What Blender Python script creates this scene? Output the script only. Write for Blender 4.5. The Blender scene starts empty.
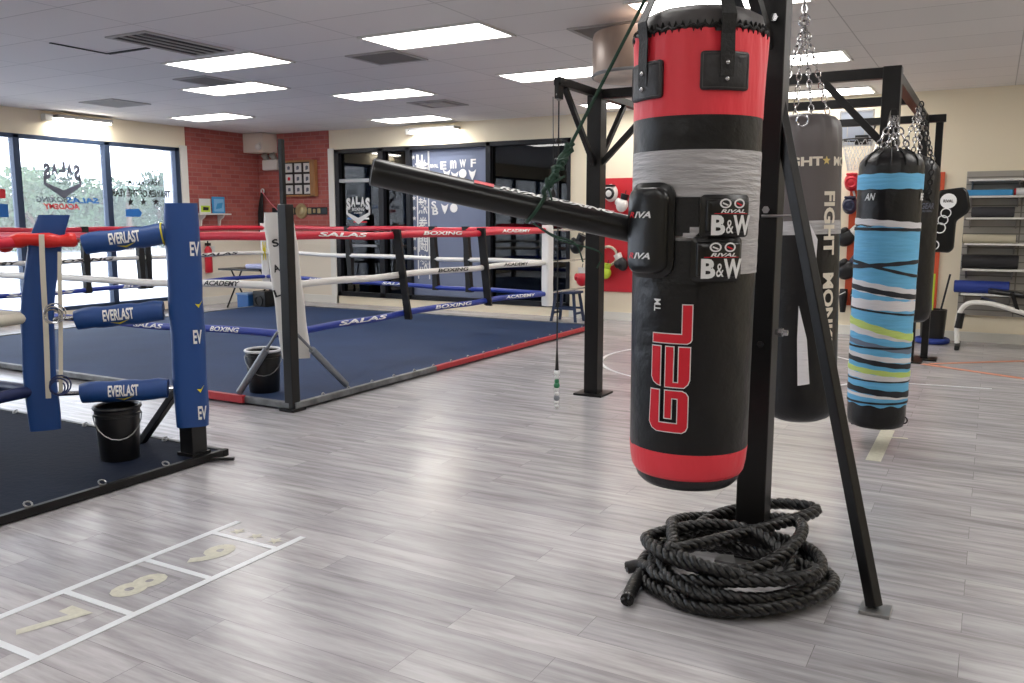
import bpy, bmesh, math, random
from mathutils import Vector, Matrix, geometry
from math import sin, cos, pi, radians, sqrt, atan2
random.seed(7)
SC = bpy.context.scene
COL = SC.collection
# ------------------------------------------------------------------ camera
FPX, CX, CY, EYE = 853.0, 512.0, 341.5, 1.5
_p, _y = radians(8.1), radians(-29.2)
FW = Vector((sin(_y)*cos(_p), cos(_y)*cos(_p), -sin(_p)))
RT = Vector((cos(_y), -sin(_y), 0)); UP = RT.cross(FW)
O = Vector((0, 0, EYE))
cam = bpy.data.cameras.new('camera'); cam.lens = FPX/1024*36; cam.sensor_width = 36
co = bpy.data.objects.new('camera', cam); COL.objects.link(co); SC.camera = co
co.matrix_world = Matrix(((RT.x, UP.x, -FW.x, 0), (RT.y, UP.y, -FW.y, 0), (RT.z, UP.z, -FW.z, EYE), (0, 0, 0, 1)))
def ray(px, py): return FW + RT*(px-CX)/FPX - UP*(py-CY)/FPX
def at(px, py, x=None, y=None, z=None):          # where a sight line meets a real plane of the room
    d = ray(px, py)
    t = (z-EYE)/d.z if z is not None else (x/d.x if x is not None else y/d.y)
    return O + d*t
def ad(px, py, depth): return O + ray(px, py)*depth
def zat(py, x, y):
    lo, hi = -3.0, 6.0
    for _ in range(50):
        m = (lo+hi)/2; v = Vector((x, y, m))-O
        if CY-FPX*v.dot(UP)/v.dot(FW) > py: lo = m
        else: hi = m
    return lo
# ------------------------------------------------------------------ materials
def lin(c):
    return tuple(((v/255+0.055)/1.055)**2.4 if v/255 > 0.04045 else v/255/12.92 for v in c) + (1,)
def newmat(name):
    m = bpy.data.materials.new(name); m.use_nodes = True
    nt = m.node_tree; return m, nt, nt.nodes, nt.links, nt.nodes['Principled BSDF']
def P(name, rgb, rough=.5, metal=0., bump=None, var=None, spec=.5, coat=0., stretch=None):
    m, nt, N, L, b = newmat(name)
    b.inputs['Base Color'].default_value = lin(rgb); b.inputs['Roughness'].default_value = rough
    b.inputs['Metallic'].default_value = metal; b.inputs['Specular IOR Level'].default_value = spec
    b.inputs['Coat Weight'].default_value = coat
    if bump or var:
        tc = N.new('ShaderNodeTexCoord'); mp = N.new('ShaderNodeMapping')
        if stretch: mp.inputs['Scale'].default_value = stretch
        L.new(tc.outputs['Object'], mp.inputs['Vector'])
    if bump:
        n = N.new('ShaderNodeTexNoise'); n.inputs['Scale'].default_value = bump[0]; n.inputs['Detail'].default_value = 4
        L.new(mp.outputs['Vector'], n.inputs['Vector'])
        bp = N.new('ShaderNodeBump'); bp.inputs['Strength'].default_value = bump[1]; bp.inputs['Distance'].default_value = .02
        L.new(n.outputs['Fac'], bp.inputs['Height']); L.new(bp.outputs['Normal'], b.inputs['Normal'])
    if var:
        n = N.new('ShaderNodeTexNoise'); n.inputs['Scale'].default_value = var[0]; n.inputs['Detail'].default_value = 5
        L.new(mp.outputs['Vector'], n.inputs['Vector'])
        r = N.new('ShaderNodeValToRGB'); k = var[1]
        c = lin(rgb); r.color_ramp.elements[0].position = .3; r.color_ramp.elements[1].position = .7
        r.color_ramp.elements[0].color = tuple(v*(1-k) for v in c[:3])+(1,)
        r.color_ramp.elements[1].color = tuple(min(1, v*(1+k)) for v in c[:3])+(1,)
        L.new(n.outputs['Fac'], r.inputs['Fac']); L.new(r.outputs['Color'], b.inputs['Base Color'])
    return m
def emit(name, rgb, s):
    m, nt, N, L, b = newmat(name)
    b.inputs['Base Color'].default_value = lin(rgb); b.inputs['Emission Color'].default_value = lin(rgb)
    b.inputs['Emission Strength'].default_value = s; return m
def glass(name, tint, gl=.06, rough=.02):
    m, nt, N, L, b = newmat(name); N.remove(b)
    out = N['Material Output']; t = N.new('ShaderNodeBsdfTransparent'); g = N.new('ShaderNodeBsdfGlossy'); mx = N.new('ShaderNodeMixShader')
    t.inputs['Color'].default_value = tint+(1,); g.inputs['Roughness'].default_value = rough
    fr = N.new('ShaderNodeFresnel'); fr.inputs['IOR'].default_value = 1.5
    mt = N.new('ShaderNodeMath'); mt.operation = 'MULTIPLY'; mt.inputs[1].default_value = gl
    L.new(fr.outputs[0], mt.inputs[0]); L.new(mt.outputs[0], mx.inputs['Fac']); L.new(t.outputs[0], mx.inputs[1]); L.new(g.outputs[0], mx.inputs[2])
    L.new(mx.outputs[0], out.inputs['Surface']); return m
def brickmat(name, axis, c1, c2, mortar, bw, rh, ms, off=.5, rough=.85, bumpk=.5):
    m, nt, N, L, b = newmat(name); b.inputs['Roughness'].default_value = rough
    tc = N.new('ShaderNodeTexCoord'); sp = N.new('ShaderNodeSeparateXYZ'); cb = N.new('ShaderNodeCombineXYZ')
    L.new(tc.outputs['Object'], sp.inputs[0]); L.new(sp.outputs[axis[0]], cb.inputs['X']); L.new(sp.outputs[axis[1]], cb.inputs['Y'])
    br = N.new('ShaderNodeTexBrick'); L.new(cb.outputs[0], br.inputs['Vector']); br.offset = off
    br.inputs['Scale'].default_value = 1; br.inputs['Brick Width'].default_value = bw; br.inputs['Row Height'].default_value = rh
    br.inputs['Mortar Size'].default_value = ms; br.inputs['Color1'].default_value = lin(c1); br.inputs['Color2'].default_value = lin(c2)
    br.inputs['Mortar'].default_value = lin(mortar); br.inputs['Mortar Smooth'].default_value = .3
    bp = N.new('ShaderNodeBump'); bp.invert = True; bp.inputs['Strength'].default_value = bumpk; bp.inputs['Distance'].default_value = .01
    L.new(br.outputs['Fac'], bp.inputs['Height']); L.new(bp.outputs['Normal'], b.inputs['Normal']); L.new(br.outputs['Color'], b.inputs['Base Color'])
    return m, N, L, b, br, cb
M = {}
M['black_metal'] = P('black_metal', (15, 14, 15), .42, .3, bump=(60, .05))
M['black_paint'] = P('black_paint', (10, 10, 12), .38)
M['steel'] = P('steel', (150, 150, 150), .35, .8)
M['chrome'] = P('chrome', (190, 190, 192), .2, 1)
M['grey_pipe'] = P('grey_pipe', (128, 132, 138), .45, .3)
M['leather'] = P('leather', (15, 15, 18), .36, bump=(9, .5), spec=.42)
M['leather2'] = P('leather2', (92, 86, 87), .42, bump=(9, .3), stretch=(1, 1, .5))
M['canopy'] = P('canopy', (78, 75, 76), .5, bump=(10, .4))
M['red_vinyl'] = P('red_vinyl', (234, 56, 70), .42, bump=(5, .9), stretch=(1.5, 1.5, .4))
M['patch'] = P('patch', (34, 33, 36), .45, bump=(16, .4))
M['pad_black'] = P('pad_black', (8, 8, 9), .3, bump=(20, .06))
M['webbing'] = P('webbing', (8, 8, 9), .6, bump=(90, .2))
M['rubber'] = P('rubber', (12, 12, 13), .55)
M['rope_black'] = P('rope_black', (9, 9, 10), .3, bump=(60, .3))
M['white'] = P('white', (225, 225, 225), .5)
M['decal_white'] = P('decal_white', (232, 232, 232), .5)
M['decal_black'] = P('decal_black', (25, 25, 30), .5)
M['decal_red'] = P('decal_red', (214, 28, 48), .45)
M['decal_grey'] = P('decal_grey', (92, 96, 112), .5)
M['decal_blue'] = P('decal_blue', (30, 110, 190), .5)
M['cream_tape'] = P('cream_tape', (200, 198, 182), .45, var=(40, .12))
M['white_tape'] = P('white_tape', (222, 226, 230), .35)
M['orange_tape'] = P('orange_tape', (214, 142, 112), .4)
M['canvas_navy'] = P('canvas_navy', (36, 55, 88), .72, bump=(30, .15), var=(1.3, .14), spec=.22)
M['canvas_dark'] = P('canvas_dark', (15, 24, 42), .8, bump=(30, .15), var=(1.5, .12), spec=.15)
M['pad_blue'] = P('pad_blue', (24, 68, 132), .45, bump=(7, .25), stretch=(1.6, 1.6, .5))
M['rope_red'] = P('rope_red', (206, 30, 56), .42, bump=(12, .1))
M['rope_white'] = P('rope_white', (226, 224, 220), .45, bump=(12, .15))
M['rope_cream'] = P('rope_cream', (208, 202, 186), .5, bump=(12, .15))
M['rope_blue'] = P('rope_blue', (28, 54, 150), .42, bump=(12, .1))
M['rope_navy'] = P('rope_navy', (22, 36, 84), .42, bump=(12, .1))
M['yellow'] = P('yellow', (222, 205, 50), .5)
M['frame_red'] = P('frame_red', (176, 44, 52), .5, bump=(18, .3))
M['frame_silver'] = P('frame_silver', (112, 114, 116), .5, .3, var=(9, .4))
M['green_cord'] = P('green_cord', (28, 62, 48), .7)
M['duct_tape'] = P('duct_tape', (176, 174, 176), .42, .1, bump=(7, .8), stretch=(1, 1, 7), var=(9, .08))
M['mullion'] = P('mullion', (50, 66, 92), .4, .4)
M['frame_dark'] = P('frame_dark', (22, 24, 30), .4, .3)
M['trim'] = P('trim', (232, 230, 222), .5)
M['cream'] = P('cream', (240, 229, 204), .85, bump=(90, .04))
M['cream2'] = P('cream2', (234, 226, 210), .8)
M['wood'] = P('wood', (164, 118, 74), .5, var=(6, .2), stretch=(8, 8, 1))
M['drum'] = P('drum', (156, 132, 116), .35, .1, bump=(8, .3), var=(4, .25), stretch=(1, 1, .4))
M['drum_under'] = P('drum_under', (228, 214, 202), .6, var=(5, .15))
M['film'] = P('film', (112, 122, 148), .5, var=(1.2, .08))
M['sky_wrap'] = P('sky_wrap', (104, 182, 226), .55, bump=(5, .4), stretch=(1, 1, 9), var=(6, .08))
M['white_wrap'] = P('white_wrap', (222, 220, 224), .6, bump=(8, .4), stretch=(1, 1, 8))
M['green_wrap'] = P('green_wrap', (196, 218, 120), .6, bump=(8, .4), stretch=(1, 1, 8))
M['dark_wrap'] = P('dark_wrap', (26, 30, 40), .6, bump=(8, .3))
M['grey_wrap'] = P('grey_wrap', (110, 124, 146), .6)
M['orange_board'] = P('orange_board', (206, 82, 46), .55)
M['red_board'] = P('red_board', (196, 32, 44), .5)
M['red_glove'] = P('red_glove', (196, 30, 48), .35)
M['navy_glove'] = P('navy_glove', (34, 38, 66), .35)
M['black_glove'] = P('black_glove', (18, 18, 22), .35)
M['neon'] = P('neon', (190, 215, 60), .45)
M['beige_foam'] = P('beige_foam', (188, 180, 158), .8)
M['grey_foam'] = P('grey_foam', (62, 62, 66), .8)
M['black_foam'] = P('black_foam', (32, 31, 34), .7)
M['blue_foam'] = P('blue_foam', (34, 58, 140), .6)
M['cyan_foam'] = P('cyan_foam', (64, 150, 205), .6)
M['peg'] = P('peg', (158, 154, 146), .7)
M['shelf_white'] = P('shelf_white', (226, 224, 218), .4)
M['blue_stool'] = P('blue_stool', (28, 46, 80), .5)
M['crate_blue'] = P('crate_blue', (44, 96, 158), .4)
M['bucket_black'] = P('bucket_black', (16, 16, 18), .35)
M['backboard'] = P('backboard', (206, 216, 232), .15)
M['paper'] = P('paper', (216, 216, 214), .6)
M['ink'] = P('ink', (90, 70, 80), .6)
M['gold'] = P('gold', (176, 160, 120), .35, .6)
M['bark'] = P('bark', (92, 74, 60), .9)
M['leaf'] = P('leaf', (74, 98, 66), .7, var=(.6, .25))
M['leaf2'] = P('leaf2', (58, 84, 62), .7, var=(.6, .25))
M['asphalt'] = P('asphalt', (198, 200, 206), .9, var=(.3, .08))
M['concrete'] = P('concrete', (200, 202, 214), .8)
M['diffuser'] = emit('diffuser', (255, 252, 248), 9.0)
M['flood'] = emit('flood', (255, 250, 240), 30.0)
M['ceil_shade'] = P('ceil_shade', (30, 28, 27), .9)  # near-black that stands for the shade inside ceiling openings
M['vent_grey'] = P('vent_grey', (136, 132, 129), .7)
M['vent_light'] = P('vent_light', (172, 169, 166), .7)
M['pane'] = glass('pane', (.97, .98, 1.0), .8)
def _haze(m, k):
    nt = m.node_tree; N, L = nt.nodes, nt.links; out = N['Material Output']; src = out.inputs['Surface'].links[0].from_socket
    tr = N.new('ShaderNodeBsdfTranslucent'); tr.inputs['Color'].default_value = (.95, .97, 1, 1); mx = N.new('ShaderNodeMixShader'); mx.inputs['Fac'].default_value = k
    L.new(src, mx.inputs[1]); L.new(tr.outputs[0], mx.inputs[2]); L.new(mx.outputs[0], out.inputs['Surface'])
_haze(M['pane'], .06)
M['dark_pane'] = glass('dark_pane', (.16, .17, .2), 1.5, .01)
# floor
m, N, L, b, br, cb = brickmat('plank_floor', ('X', 'Y'), (172, 171, 175), (190, 188, 191), (140, 138, 140), 1.22, .178, .0014, .37, .27, .1)
mp = N.new('ShaderNodeMapping'); mp.inputs['Scale'].default_value = (.9, 9, 1); L.new(cb.outputs[0], mp.inputs['Vector'])
n1 = N.new('ShaderNodeTexNoise'); n1.inputs['Scale'].default_value = 2.2; n1.inputs['Detail'].default_value = 7; n1.inputs['Roughness'].default_value = .62
# shift the grain plank by plank so it breaks at the joints
sc = N.new('ShaderNodeVectorMath'); sc.operation = 'SCALE'; sc.inputs['Scale'].default_value = 60
av = N.new('ShaderNodeVectorMath'); av.operation = 'ADD'
L.new(br.outputs['Color'], sc.inputs[0]); L.new(sc.outputs[0], av.inputs[0]); L.new(mp.outputs[0], av.inputs[1]); L.new(av.outputs[0], n1.inputs['Vector'])
rp = N.new('ShaderNodeValToRGB'); e = rp.color_ramp.elements
e[0].position = .3; e[0].color = (.6, .585, .58, 1); e[1].position = .62; e[1].color = (1.06, 1.05, 1.05, 1)
L.new(n1.outputs['Fac'], rp.inputs['Fac'])
mx = N.new('ShaderNodeMix'); mx.data_type = 'RGBA'; mx.blend_type = 'MULTIPLY'; mx.inputs[0].default_value = 1
L.new(br.outputs['Color'], mx.inputs[6]); L.new(rp.outputs['Color'], mx.inputs[7]); L.new(mx.outputs[2], b.inputs['Base Color'])
M['floor'] = m
# ceiling
TX, TY = 1.27, .635
m, N, L, b, br, cb = brickmat('ceiling_tiles', ('X', 'Y'), (222, 219, 217), (227, 224, 222), (186, 183, 181), TX, TY, .006, 0, .9, .3)
mp = N.new('ShaderNodeMapping'); mp.inputs['Location'].default_value = (3.695, -6.0825+TY*20, 0)
for l in list(L):
    if l.to_node == br and l.to_socket.name == 'Vector': L.remove(l)
L.new(cb.outputs[0], mp.inputs['Vector']); L.new(mp.outputs[0], br.inputs['Vector'])
M['ceiling'] = m
M['brick_l'] = brickmat('brick_left', ('Y', 'Z'), (158, 80, 76), (178, 98, 90), (170, 116, 108), .215, .075, .008)[0]
M['brick_b'] = brickmat('brick_back', ('X', 'Z'), (158, 80, 76), (178, 98, 90), (170, 116, 108), .215, .075, .008)[0]

# ------------------------------------------------------------------ mesh helpers
class MB:
    def __init__(s): s.v = []; s.f = []; s.m = []
    def add(s, vs, fs, mi=0):
        o = len(s.v); s.v += [Vector(v) for v in vs]
        for f in fs: s.f.append([i+o for i in f]); s.m.append(mi)
        return s
    def box(s, c, d, rot=None, mi=0):
        c = Vector(c); vs = []
        for x in (-.5, .5):
            for y in (-.5, .5):
                for z in (-.5, .5):
                    p = Vector((x*d[0], y*d[1], z*d[2]))
                    if rot: p = rot @ p
                    vs.append(c+p)
        return s.add(vs, [(0, 1, 3, 2), (4, 6, 7, 5), (0, 4, 5, 1), (2, 3, 7, 6), (0, 2, 6, 4), (1, 5, 7, 3)], mi)
    def bar(s, p0, p1, w, h, mi=0, up=Vector((0, 0, 1))):
        p0 = Vector(p0); p1 = Vector(p1); d = (p1-p0); ln = d.length; d.normalize()
        if abs(d.dot(up)) > .98: up = Vector((0, 1, 0))
        x = d.cross(up).normalized(); z = x.cross(d)
        R = Matrix((x, d, z)).transposed()
        return s.box((p0+p1)/2, (w, ln, h), R, mi)
    def tube(s, pts, r, seg=10, mi=0, closed=False, cap=True):
        pts = [Vector(p) for p in pts]; n = len(pts)
        rs = r if isinstance(r, (list, tuple)) else [r]*n
        def tan(i):
            if closed: return (pts[(i+1) % n]-pts[i-1]).normalized()
            return (pts[min(i+1, n-1)]-pts[max(i-1, 0)]).normalized()
        t = tan(0); a = Vector((0, 0, 1)) if abs(t.z) < .9 else Vector((1, 0, 0))
        u = t.cross(a).normalized(); vs = []; fs = []
        for i in range(n):
            t = tan(i); u = (u-t*u.dot(t)).normalized(); w = t.cross(u)
            for k in range(seg):
                an = 2*pi*k/seg; vs.append(pts[i]+(u*cos(an)+w*sin(an))*rs[i])
        m = n if closed else n-1
        for i in range(m):
            j = (i+1) % n
            for k in range(seg):
                fs.append((i*seg+k, i*seg+(k+1) % seg, j*seg+(k+1) % seg, j*seg+k))
        if cap and not closed:
            fs.append(tuple(range(seg))[::-1]); fs.append(tuple((n-1)*seg+k for k in range(seg)))
        return s.add(vs, fs, mi)
    def cyl(s, p0, p1, r, r2=None, seg=16, mi=0):
        return s.tube([p0, p1], [r, r if r2 is None else r2], seg, mi)
    def lathe(s, prof, c, seg=40, mi=0, wob=None, capb=True, capt=True):
        vs = []; fs = []; n = len(prof)
        for i, (r, z) in enumerate(prof):
            for k in range(seg):
                a = 2*pi*k/seg; rr = r*(1+(wob(a, z) if wob else 0))
                vs.append((c[0]+rr*cos(a), c[1]+rr*sin(a), (c[2] if len(c) > 2 else 0)+z))
        for i in range(n-1):
            for k in range(seg): fs.append((i*seg+k, i*seg+(k+1) % seg, (i+1)*seg+(k+1) % seg, (i+1)*seg+k))
        if capb: fs.append(tuple(range(seg))[::-1])
        if capt: fs.append(tuple((n-1)*seg+k for k in range(seg)))
        return s.add(vs, fs, mi)
    def ball(s, c, r, mi=0, seg=14, rings=9, sc=(1, 1, 1), rot=None):
        vs = []; fs = []
        for i in range(1, rings):
            for k in range(seg):
                p = Vector((sin(pi*i/rings)*cos(2*pi*k/seg)*sc[0], sin(pi*i/rings)*sin(2*pi*k/seg)*sc[1], cos(pi*i/rings)*sc[2]))*r
                if rot: p = rot @ p
                vs.append(Vector(c)+p)
        t = len(vs); q = Vector((0, 0, r*sc[2]))
        if rot: q = rot @ q
        vs += [Vector(c)+q, Vector(c)-q]
        for i in range(rings-2):
            for k in range(seg): fs.append((i*seg+k, (i+1)*seg+k, (i+1)*seg+(k+1) % seg, i*seg+(k+1) % seg))
        for k in range(seg):
            fs.append((t, k, (k+1) % seg)); fs.append((t+1, (rings-2)*seg+(k+1) % seg, (rings-2)*seg+k))
        return s.add(vs, fs, mi)
    def torus(s, c, R, r, ax, seg=18, sg=7, mi=0, sc=1., up=None):
        ax = Vector(ax).normalized(); a = Vector(up) if up is not None else (Vector((0, 0, 1)) if abs(ax.z) < .9 else Vector((1, 0, 0)))
        u = ax.cross(a).normalized(); w = ax.cross(u)
        return s.tube([Vector(c)+u*cos(2*pi*k/seg)*R*sc+w*sin(2*pi*k/seg)*R for k in range(seg)], r, sg, mi, closed=True)
    def chain(s, p0, p1, ln=.045, r=.004, mi=0):
        p0 = Vector(p0); p1 = Vector(p1); d = p1-p0; n = max(2, int(d.length/(ln*.78))); d.normalize()
        a = Vector((0, 0, 1)) if abs(d.z) < .9 else Vector((1, 0, 0)); u = d.cross(a).normalized(); w = d.cross(u)
        for i in range(n):
            c = p0.lerp(p1, (i+.5)/n); s.torus(c, ln/2, r, u if i % 2 else w, 8, 5, mi, .55, up=d) if False else s._link(c, d, (u if i % 2 else w), ln, r, mi)
        return s
    def _link(s, c, d, u, ln, r, mi):
        s.tube([c+d*cos(2*pi*k/9)*ln/2+u*sin(2*pi*k/9)*ln*.3 for k in range(9)], r, 5, mi, closed=True)
    def prism(s, poly, org, ex, ey, ez, depth, mi=0):
        org, ex, ey, ez = map(Vector, (org, ex, ey, ez)); n = len(poly)
        a = [org+ex*p[0]+ey*p[1] for p in poly]; b_ = [q+ez*depth for q in a]
        return s.add(a+b_, [tuple(range(n))[::-1], tuple(range(n, 2*n))]+[(i, (i+1) % n, n+(i+1) % n, n+i) for i in range(n)], mi)
    def pad(s, mf, w, h, rc, prof, mi=0, u0=0, v0=0, n=6, sub=1):
        """stack of rounded rectangles (scale-inset, height) mapped by mf"""
        def ring(inset, z):
            W, H = w/2-inset, h/2-inset; R = max(min(rc-inset*.5, W*.98, H*.98), .001); pts = []
            cs = [(W-R, H-R, 0), (-W+R, H-R, pi/2), (-W+R, -H+R, pi), (W-R, -H+R, 3*pi/2)]
            for q, (cx_, cy_, a0) in enumerate(cs):
                for k in range(n+1):
                    a = a0+pi/2*k/n; pts.append((cx_+R*cos(a), cy_+R*sin(a)))
                nx = cs[(q+1) % 4]; e0 = pts[-1]; a = nx[2]; e1 = (nx[0]+R*cos(a), nx[1]+R*sin(a))
                for k in range(1, 6): pts.append((e0[0]+(e1[0]-e0[0])*k/6, e0[1]+(e1[1]-e0[1])*k/6))
            return [mf(u0+x, v0+y, z) for x, y in pts]
        rings = [ring(i, z) for i, z in prof]; last = prof[-1]
        mw = min(w, h)/2
        for f_ in (.35, .65, .85, .97):
            ins = last[0]+(mw-last[0])*f_; rings.append(ring(ins, last[1]))
        k = len(rings[0]); vs = [p for r_ in rings for p in r_]; fs = []
        for i in range(len(rings)-1):
            for j in range(k): fs.append((i*k+j, i*k+(j+1) % k, (i+1)*k+(j+1) % k, (i+1)*k+j))
        fs.append(tuple((len(rings)-1)*k+j for j in range(k))); fs.append(tuple(range(k))[::-1])
        return s.add(vs, fs, mi)
    def build(s, name, mats, parent=None, smooth=35, bevel=0, label=None, kind=None):
        if not isinstance(mats, (list, tuple)): mats = [mats]
        me = bpy.data.meshes.new(name)
        org = Vector((0, 0, 0)); p = parent
        while p is not None: org += p.location; p = p.parent
        me.from_pydata([tuple(v-org) for v in s.v], [], s.f)
        for q in mats: me.materials.append(q)
        for i, pl in enumerate(me.polygons): pl.material_index = s.m[i]
        bm = bmesh.new(); bm.from_mesh(me); bmesh.ops.recalc_face_normals(bm, faces=bm.faces); bm.to_mesh(me); bm.free()
        if smooth:
            me.shade_smooth(); me.set_sharp_from_angle(angle=radians(smooth))
        o = bpy.data.objects.new(name, me); COL.objects.link(o)
        if parent: o.parent = parent
        if bevel:
            md = o.modifiers.new('bevel', 'BEVEL'); md.width = bevel; md.segments = 2; md.limit_method = 'ANGLE'
        if label: o['label'] = label
        if kind: o['kind'] = kind
        return o
def tag(o, label, cat, group=None, kind=None):
    o['label'] = label; o['category'] = cat
    if group: o['group'] = group
    if kind: o['kind'] = kind
    return o
def thing(name, label, cat, loc=(0, 0, 0), group=None):
    o = bpy.data.objects.new(name, None); COL.objects.link(o); o.location = loc; o.empty_display_size = .1
    return tag(o, label, cat, group)
def struct(o): o['kind'] = 'structure'; return o
def dup(root, loc, label=None, group=None):
    def cp(o, par):
        c = o.copy(); COL.objects.link(c); c.parent = par
        for ch in [x for x in bpy.data.objects if x.parent == o]: cp(ch, c)
        return c
    r = cp(root, None); r.location = loc
    if label: r['label'] = label
    if group: r['group'] = group
    return r
# maps
def cylmap(cx, cy, r, th_off=0.):
    th0 = atan2(-cy, -cx)+th_off
    return lambda u, v, w: Vector((cx+(r+w)*cos(th0+u/r), cy+(r+w)*sin(th0+u/r), v))
def planemap(o, ex, ey):
    o, ex, ey = Vector(o), Vector(ex).normalized(), Vector(ey).normalized(); n = ex.cross(ey)
    return lambda u, v, w: o+ex*u+ey*v+n*w
def tubemap(p0, p1, r, nrm):       # u along the tube, v around it, starting from direction nrm
    p0, p1 = Vector(p0), Vector(p1); d = (p1-p0).normalized(); nrm = Vector(nrm); nrm = (nrm-d*nrm.dot(d)).normalized(); upv = nrm.cross(d)
    return lambda u, v, w: p0+d*u+(nrm*cos(v/r)+upv*sin(v/r))*(r+w)
def surf(bm, mb, mf, w, step=None, mi=0):
    if step:
        for ax in (0, 1):
            lo = min(v.co[ax] for v in bm.verts); hi = max(v.co[ax] for v in bm.verts); k = lo+step
            while k < hi:
                n = Vector((1, 0, 0)) if ax == 0 else Vector((0, 1, 0))
                bmesh.ops.bisect_plane(bm, geom=bm.verts[:]+bm.edges[:]+bm.faces[:], plane_co=n*k, plane_no=n); k += step
    bm.verts.ensure_lookup_table(); bm.verts.index_update()
    mb.add([mf(v.co.x, v.co.y, w) for v in bm.verts], [[v.index for v in f.verts] for f in bm.faces], mi); bm.free()
def text(mb, s, w, h, mf, u0=0, v0=0, off=.003, bold=.02, step=None, rot=0, mi=0, mirror=False, shear=0.):
    cu = bpy.data.curves.new('t', 'FONT'); cu.body = s; cu.offset = bold; cu.resolution_u = 3; cu.shear = shear
    o = bpy.data.objects.new('t', cu); COL.objects.link(o)
    dg = bpy.context.evaluated_depsgraph_get(); dg.update(); me = o.evaluated_get(dg).to_mesh()
    bm = bmesh.new(); bm.from_mesh(me); o.evaluated_get(dg).to_mesh_clear(); bpy.data.objects.remove(o); bpy.data.curves.remove(cu)
    if not bm.verts: return
    xs = [v.co.x for v in bm.verts]; ys = [v.co.y for v in bm.verts]; x0, x1, y0, y1 = min(xs), max(xs), min(ys), max(ys)
    for v in bm.verts:
        a = ((v.co.x-x0)/(x1-x0)-.5)*w*(-1 if mirror else 1); c = ((v.co.y-y0)/(y1-y0)-.5)*h
        v.co = Vector((a*cos(rot)-c*sin(rot)+u0, a*sin(rot)+c*cos(rot)+v0, 0))
    bmesh.ops.triangulate(bm, faces=bm.faces[:])
    surf(bm, mb, mf, off, step, mi)
def poly(mb, pts, mf, off=.003, step=None, mi=0):
    bm = bmesh.new(); vs = [bm.verts.new((p[0], p[1], 0)) for p in pts]
    for t in geometry.tessellate_polygon([[Vector((p[0], p[1], 0)) for p in pts]]):
        try: bm.faces.new([vs[i] for i in t])
        except ValueError: pass
    surf(bm, mb, mf, off, step, mi)
def inset(pts, d):
    n = len(pts); A = sum(pts[i][0]*pts[(i+1) % n][1]-pts[(i+1) % n][0]*pts[i][1] for i in range(n)); sg = 1 if A > 0 else -1; out = []
    for i in range(n):
        p, q, r = Vector(pts[i-1]), Vector(pts[i]), Vector(pts[(i+1) % n])
        a = (q-p).normalized(); b_ = (r-q).normalized(); na = Vector((-a.y, a.x))*sg; nb = Vector((-b_.y, b_.x))*sg
        m_ = (na+nb); m_ = m_/max(m_.length_squared, .3)*2; out.append(tuple(q+m_*d))
    return out
def star(cx, cy, r, rot=0, k=.42): return [(cx+(r if i % 2 == 0 else r*k)*cos(rot+pi/2+i*pi/5), cy+(r if i % 2 == 0 else r*k)*sin(rot+pi/2+i*pi/5)) for i in range(10)]
def spline(pts, n=8, closed=False):
    pts = [Vector(p) for p in pts]; N_ = len(pts); out = []
    for i in range(N_ if closed else N_-1):
        g = (lambda j: pts[j % N_]) if closed else (lambda j: pts[max(0, min(N_-1, j))])
        p0, p1, p2, p3 = g(i-1), g(i), g(i+1), g(i+2)
        for k in range(n):
            t = k/n; out.append(.5*((2*p1)+(p2-p0)*t+(2*p0-5*p1+4*p2-p3)*t*t+(3*p1-p0-3*p2+p3)*t**3))
    if not closed: out.append(pts[-1])
    return out

# ------------------------------------------------------------------ ROOM
H = 3.08; XL, YB, XR, YF = -12.2, 12.0, 4.2, -5.5
struct(MB().box(((XL+XR)/2, (YB+YF)/2, -.05), (XR-XL, YB-YF, .1)).build('floor', M['floor'], smooth=0))
struct(MB().box(((XL+XR)/2, (YB+YF)/2, H+.05), (XR-XL+.4, YB-YF+.4, .1)).build('ceiling', M['ceiling'], smooth=0))
struct(MB().box((XR+.1, (YB+YF)/2, H/2), (.2, YB-YF+.4, H)).build('wall_right', M['cream'], smooth=0))
struct(MB().box(((XL+XR)/2, YF-.1, H/2), (XR-XL, .2, H)).build('wall_front', M['cream'], smooth=0))
WT = 2.72; WB = .14; WY0, WY1 = -4.0, 10.2
mb = MB()
mb.box((XL-.1, (YF+YB)/2, (WT+H)/2), (.2, YB-YF, H-WT)); mb.box((XL-.1, (YF+WY1)/2, WB/2), (.2, WY1-YF, WB))
mb.box((XL-.1, (YF+WY0)/2, (WT+WB)/2), (.2, WY0-YF, WT-WB)); mb.box((XL-.1, (WY1+YB)/2, WT/2), (.2, YB-WY1, WT))
struct(mb.build('wall_left', M['cream'], smooth=0))
BX0, BX1 = -10.33, -5.68
mb = MB()
mb.box(((XL+XR)/2, YB+.1, (WT+.02+H)/2), (XR-XL+.4, .2, H-WT-.02)); mb.box(((BX0+BX1)/2, YB+.1, WB/2), (BX1-BX0, .2, WB))
mb.box(((XL+BX0)/2-.1, YB+.1, WT/2+.01), (BX0-XL+.2, .2, WT+.02)); mb.box(((BX1+XR)/2, YB+.1, WT/2+.01), (XR-BX1, .2, WT+.02))
struct(mb.build('wall_back', M['cream'], smooth=0))
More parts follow.
